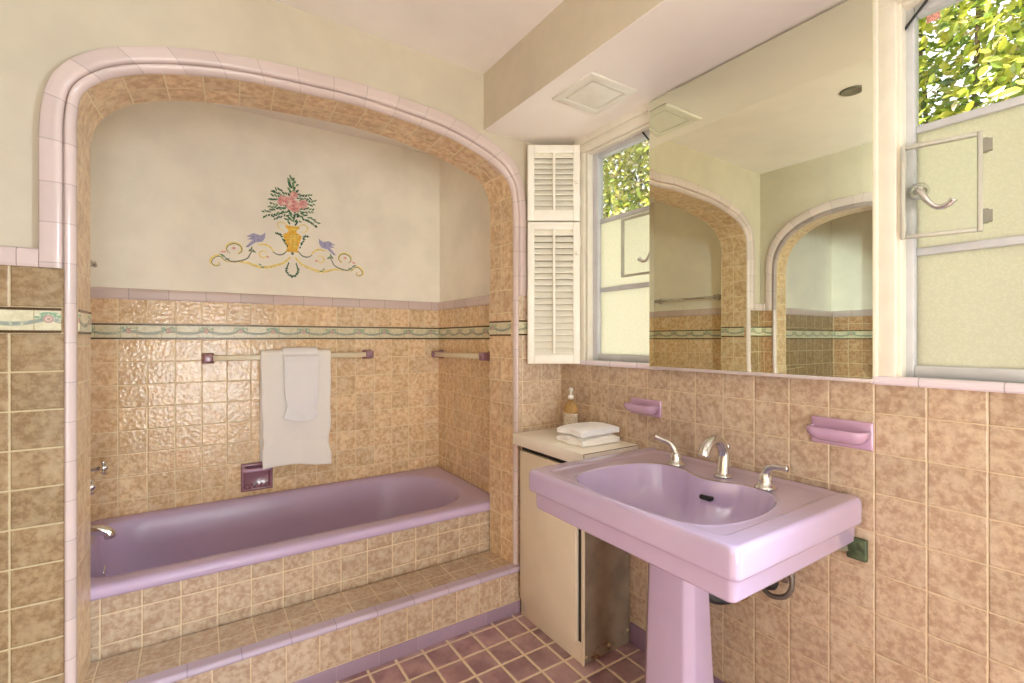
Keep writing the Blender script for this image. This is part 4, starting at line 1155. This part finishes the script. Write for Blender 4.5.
# ------------------------------------------------------------------ shutters
def shutter(label, z0, z1, nl, knob_z, base):
    t_ = thing('window_shutter', label, 'shutter', base, 'louvred shutters beside the far window')
    u = Vector((cos(SH_A), sin(SH_A), 0)); n = Vector((sin(SH_A), -cos(SH_A), 0))      # u from free edge to hinge
    W = SH_W; b = Vector(base)
    def pt(a, d_, z): v = SH_F + u*a + n*d_; return (v.x-b.x, v.y-b.y, z-b.z)
    def bar(bm, a0, a1, d0, d1, zz0, zz1):
        vs = [bm.verts.new(pt(a, d_, z)) for a in (a0, a1) for d_ in (d0, d1) for z in (zz0, zz1)]
        for q in ((0,1,3,2),(4,6,7,5),(0,4,5,1),(2,3,7,6),(0,2,6,4),(1,5,7,3)): bm.faces.new([vs[i] for i in q])
    st, rl = .032, .045
    bm = BM(); bar(bm, 0, st, -.011, .011, z0, z1); bar(bm, W-st, W, -.011, .011, z0, z1)
    bar(bm, st, W-st, -.011, .011, z0, z0+rl); bar(bm, st, W-st, -.011, .011, z1-rl*.8, z1)
    obj('frame', bm, M_shut, t_, bevel=.0025)
    bm = BM(); za, zb = z0+rl, z1-rl*.8; p_ = (zb-za)/nl
    for k in range(nl):
        zc = za+p_*(k+.5); hw, tk = .0165, .0035
        prof = [(-hw*.75, hw*.8), (-hw*.75+tk, hw*.8+tk*.4), (hw*.75+tk*.3, -hw*.8+tk*.6), (hw*.75, -hw*.8-tk*.2)]
        loft(bm, [[pt(a, d_, zc+z) for d_, z in prof] for a in (st, W-st)], True, True, True)
    obj('louvers', bm, M_shut, t_)
    bm = BM(); bar(bm, W/2-.006, W/2+.006, .015, .026, za+.004, zb-.004); obj('tilt_rod', bm, M_shut, t_, bevel=.002)
    bm = BM(); c_ = pt(W-st/2, .011, knob_z); q = [Vector(c_)+n*h for h in (0, .006, .010, .016, .02)]; sweep(bm, q, [.005,.004,.008,.009,.004], 12); obj('knob', bm, M_shut, t_, smooth=True)
    bm = BM()
    for z in (z0+.09, z1-.09):
        h_ = Vector(pt(W, .0, z)); sweep(bm, [h_-Vector((0,0,.025)), h_+Vector((0,0,.025))], .005, 10)
    obj('hinge', bm, M_white, t_)
    return t_
SH_F = Vector((-.225, -.029, 0)); SH_H = Vector((-.022, -.163, 0))
SH_W = (SH_H-SH_F).length; SH_A = math.atan2(SH_H.y-SH_F.y, SH_H.x-SH_F.x)
shutter('short upper white louvred shutter panel swung open beside the far window', 1.815, 2.166, 11, 1.99, (-.022, -.163, 1.815))
shutter('tall lower white louvred shutter panel beneath the short one', 1.150, 1.809, 20, 1.66, (-.022, -.163, 1.15))

# ------------------------------------------------------------------ ceiling fittings
v = thing('ceiling_vent', 'square white vent cover on the soffit underside above the far window', 'vent', (-.243, -.497, SOF_Z))
bm = BM()
def vr(i, z): return [(sx*(.118-i), sy*(.113-i), z) for sx, sy in ((-1,-1),(1,-1),(1,1),(-1,1))]
loft(bm, [vr(0,-.0005), vr(0,-.006), vr(.004,-.009), vr(.032,-.010), vr(.036,-.008), vr(.036,-.002)], True, True, True); obj('frame', bm, M_white, v, bevel=.0015)
bm = BM(); bm.faces.new([bm.verts.new(p) for p in vr(.0365,-.0022)]); obj('gap', bm, plain('vent shadow gap', lin(96,90,82), .8), v)  # dark sheet painting the shade between frame and centre panel
bm = BM(); loft(bm, [vr(.041,-.0025), vr(.041,-.007), vr(.043,-.0085)], True, True, True); obj('centre_panel', bm, M_white, v, bevel=.001)
cl = thing('ceiling_light', 'small round recessed ceiling light seen in the mirror', 'ceiling light', (-1.19, -.86, CEIL))
cl.scale = (.7, .7, .7)
bm = BM(); lathe(bm, [(.05,-.0005),(.072,-.0005),(.072,-.006),(.056,-.010),(.05,-.006)], (0,0,0), 32); obj('trim_ring', bm, plain('grey ring', lin(120,116,100), .4), cl, smooth=True)
bm = BM(); lathe(bm, [(0,-.0006),(.0495,-.0006),(.0495,-.004),(0,-.005)], (0,0,0), 32); obj('lens', bm, plain('grey lens', lin(84,82,70), .3), cl, smooth=True)

# ------------------------------------------------------------------ outside
bm = BM(); box(bm, -14, 14, -14, 14, -.35, -.30)
gd = struct(obj('ground_outside', bm, plain('garden soil', lin(150,146,126), .9, var=.2, scale=3)))
gw_ = thing('added_bounce_wall', 'unseen pale wall added outside to bounce sunlight onto the obscure panes', 'garden wall', (1.05, -.4, -.3))  # unseen wall, added as a sunlit reflector to brighten the obscure panes
bm = BM(); box(bm, -.06, .06, -3.2, 3.6, 0, 2.0); obj('wall_face', bm, plain('garden render', lin(234,235,230), .9, var=.05, scale=4, bump=.2), gw_)
bm = BM(); box(bm, -.09, .09, -3.22, 3.62, 2.0, 2.05); obj('coping', bm, plain('coping stone', lin(226,218,198), .9, var=.08), gw_, bevel=.006)
hd = thing('garden_hedge', 'tall sunlit yellow green hedge filling the clear panes of both windows', 'hedge', (2.0, .2, -.3))
t = NT('hedge leaf'); at = t.new('ShaderNodeAttribute', attribute_name='tone')
rp_ = t.new('ShaderNodeValToRGB'); cr = rp_.color_ramp
cr.elements[0].position = 0; cr.elements[0].color = lin(38,62,24)
for ps, cc in ((.25, lin(96,124,40)), (.5, lin(160,178,62)), (.75, lin(214,214,84)), (.93, lin(232,216,130))):
    e = cr.elements.new(ps); e.color = cc
cr.elements[-1].color = lin(232,214,190)
t.L(at.outputs['Fac'], rp_.inputs[0])
df = t.new('ShaderNodeBsdfDiffuse'); tlc = t.new('ShaderNodeBsdfTranslucent'); gs = t.new('ShaderNodeBsdfGlossy'); gs.inputs['Roughness'].default_value = .3
t.L(rp_.outputs[0], df.inputs[0]); t.L(rp_.outputs[0], tlc.inputs[0])
m1 = t.new('ShaderNodeMixShader'); m1.inputs[0].default_value = .4; t.L(df.outputs[0], m1.inputs[1]); t.L(tlc.outputs[0], m1.inputs[2])
m2 = t.new('ShaderNodeMixShader'); m2.inputs[0].default_value = .06; t.L(m1.outputs[0], m2.inputs[1]); t.L(gs.outputs[0], m2.inputs[2])
t.L(m2.outputs[0], t.out.inputs[0]); t.n.remove(t.b); M_leaf = t.m
rnd = random.Random(11)
verts, faces, tones = [], [], []
for k in range(60000):
    y = rnd.uniform(-2.5, 2.7); z = rnd.uniform(1.45, 3.75)
    clump = .5+.5*sin(y*5.1+z*2.3+1)*sin(z*6.3-y*2.1)
    x = 1.38+.8*rnd.random()**1.2 - .25*clump
    L = rnd.uniform(.035, .075); w = L*rnd.uniform(.38, .55)
    d = Vector((rnd.gauss(-.3,.6), rnd.gauss(0,1), rnd.gauss(-.2,.7))).normalized()
    nn = Vector((rnd.gauss(-.8,.5), rnd.gauss(0,.6), rnd.gauss(.6,.5))); nn = (nn-d*nn.dot(d)).normalized(); s_ = d.cross(nn)
    c0 = Vector((x, y, z)); i = len(verts)
    for a, b, h in ((-.5,0,0),(-.15,.5,.12),(.22,.42,.1),(.5,0,-.12),(.22,-.42,.1),(-.15,-.5,.12),(0,0,-.03)):
        p = c0+d*(a*L)+s_*(b*w)+nn*(h*w); verts.append((p.x-2.0, p.y-.2, p.z+.3))
    for q in ((0,1,6),(1,2,6),(2,3,6),(3,4,6),(4,5,6),(5,0,6)): faces.append([i+j for j in q])
    tn = min(1, max(0, rnd.gauss(.58+.16*(clump-.5), .24)))
    tones.extend([tn]*6)
me = bpy.data.meshes.new('foliage'); me.from_pydata(verts, [], faces)
at_ = me.attributes.new('tone', 'FLOAT', 'FACE'); at_.data.foreach_set('value', tones)
fo = link('foliage', me, M_leaf, hd, False)
bm = BM()
for k in range(26):
    y = -2.4+5.6*k/25+rnd.uniform(-.1,.1); P = [(rnd.uniform(-.3,.0), y-.2, 0)]
    for j in range(1, 7): P.append((P[-1][0]+rnd.uniform(-.06,.06), P[-1][1]+rnd.uniform(-.12,.12), .68*j))
    sweep(bm, smooth_path(P, 3), [.022*(1-.04*q) for q in range(19)], 7)
obj('branches', bm, plain('bark', lin(110,92,74), .9, var=.3, scale=30), hd)

# ------------------------------------------------------------------ light
DOOR_W, WIN_W = 104, 640
wd = bpy.data.worlds.new('sky'); SC.world = wd; wd.use_nodes = True
bgn = wd.node_tree.nodes['Background']; bgn.inputs[0].default_value = (.93, .96, 1.0, 1); bgn.inputs[1].default_value = 2.0
def light(nm, ty, loc, rot, **kw):
    l = bpy.data.lights.new(nm, ty); o = bpy.data.objects.new(nm, l); COL.objects.link(o); o.location = loc; o.rotation_euler = rot
    for k, v_ in kw.items(): setattr(l, k, v_)
    return o
light('sun', 'SUN', (-4, 0, 6), (radians(8), radians(-28), 0), energy=14.0, angle=.02, color=(1, .98, .94))
light('daylight_stand_in_door', 'AREA', ((DX0+DX1)/2, YB-.42, .78), (radians(112), 0, 0), shape='RECTANGLE', size=DX1-DX0+.1, size_y=1.5, energy=DOOR_W, color=(.93, .98, 1))  # area lamp added outside the door, standing in for daylight
light('added_fill_at_window', 'AREA', (.55, (W3_ADDED[0]+W3_ADDED[1])/2-.12, 2.08), (0, radians(56), radians(-16)), shape='RECTANGLE', size=1.0, size_y=.9, energy=WIN_W, color=(.74, .86, 1))  # fill lamp added outside the made-up third window

# ------------------------------------------------------------------ camera
cam = bpy.data.cameras.new('camera'); co = bpy.data.objects.new('camera', cam); COL.objects.link(co)
TH = math.atan(317/481)
co.location = (-1.52, -1.862, 1.265); co.rotation_euler = (pi/2, 0, -TH)
cam.sensor_width = 36; cam.lens = 481/1024*36; cam.shift_y = -2.5/1024; cam.clip_start = .02
SC.camera = co
SC.view_settings.view_transform = 'Standard'; SC.view_settings.look = 'None'
SC.view_settings.exposure = 0.0; SC.view_settings.gamma = 1.0; SC.view_settings.use_curve_mapping = False
SC.cycles.max_bounces = 14; SC.cycles.diffuse_bounces = 8; SC.cycles.glossy_bounces = 6; SC.cycles.transparent_max_bounces = 16
SC.cycles.caustics_reflective = False; SC.cycles.sample_clamp_indirect = 6.0
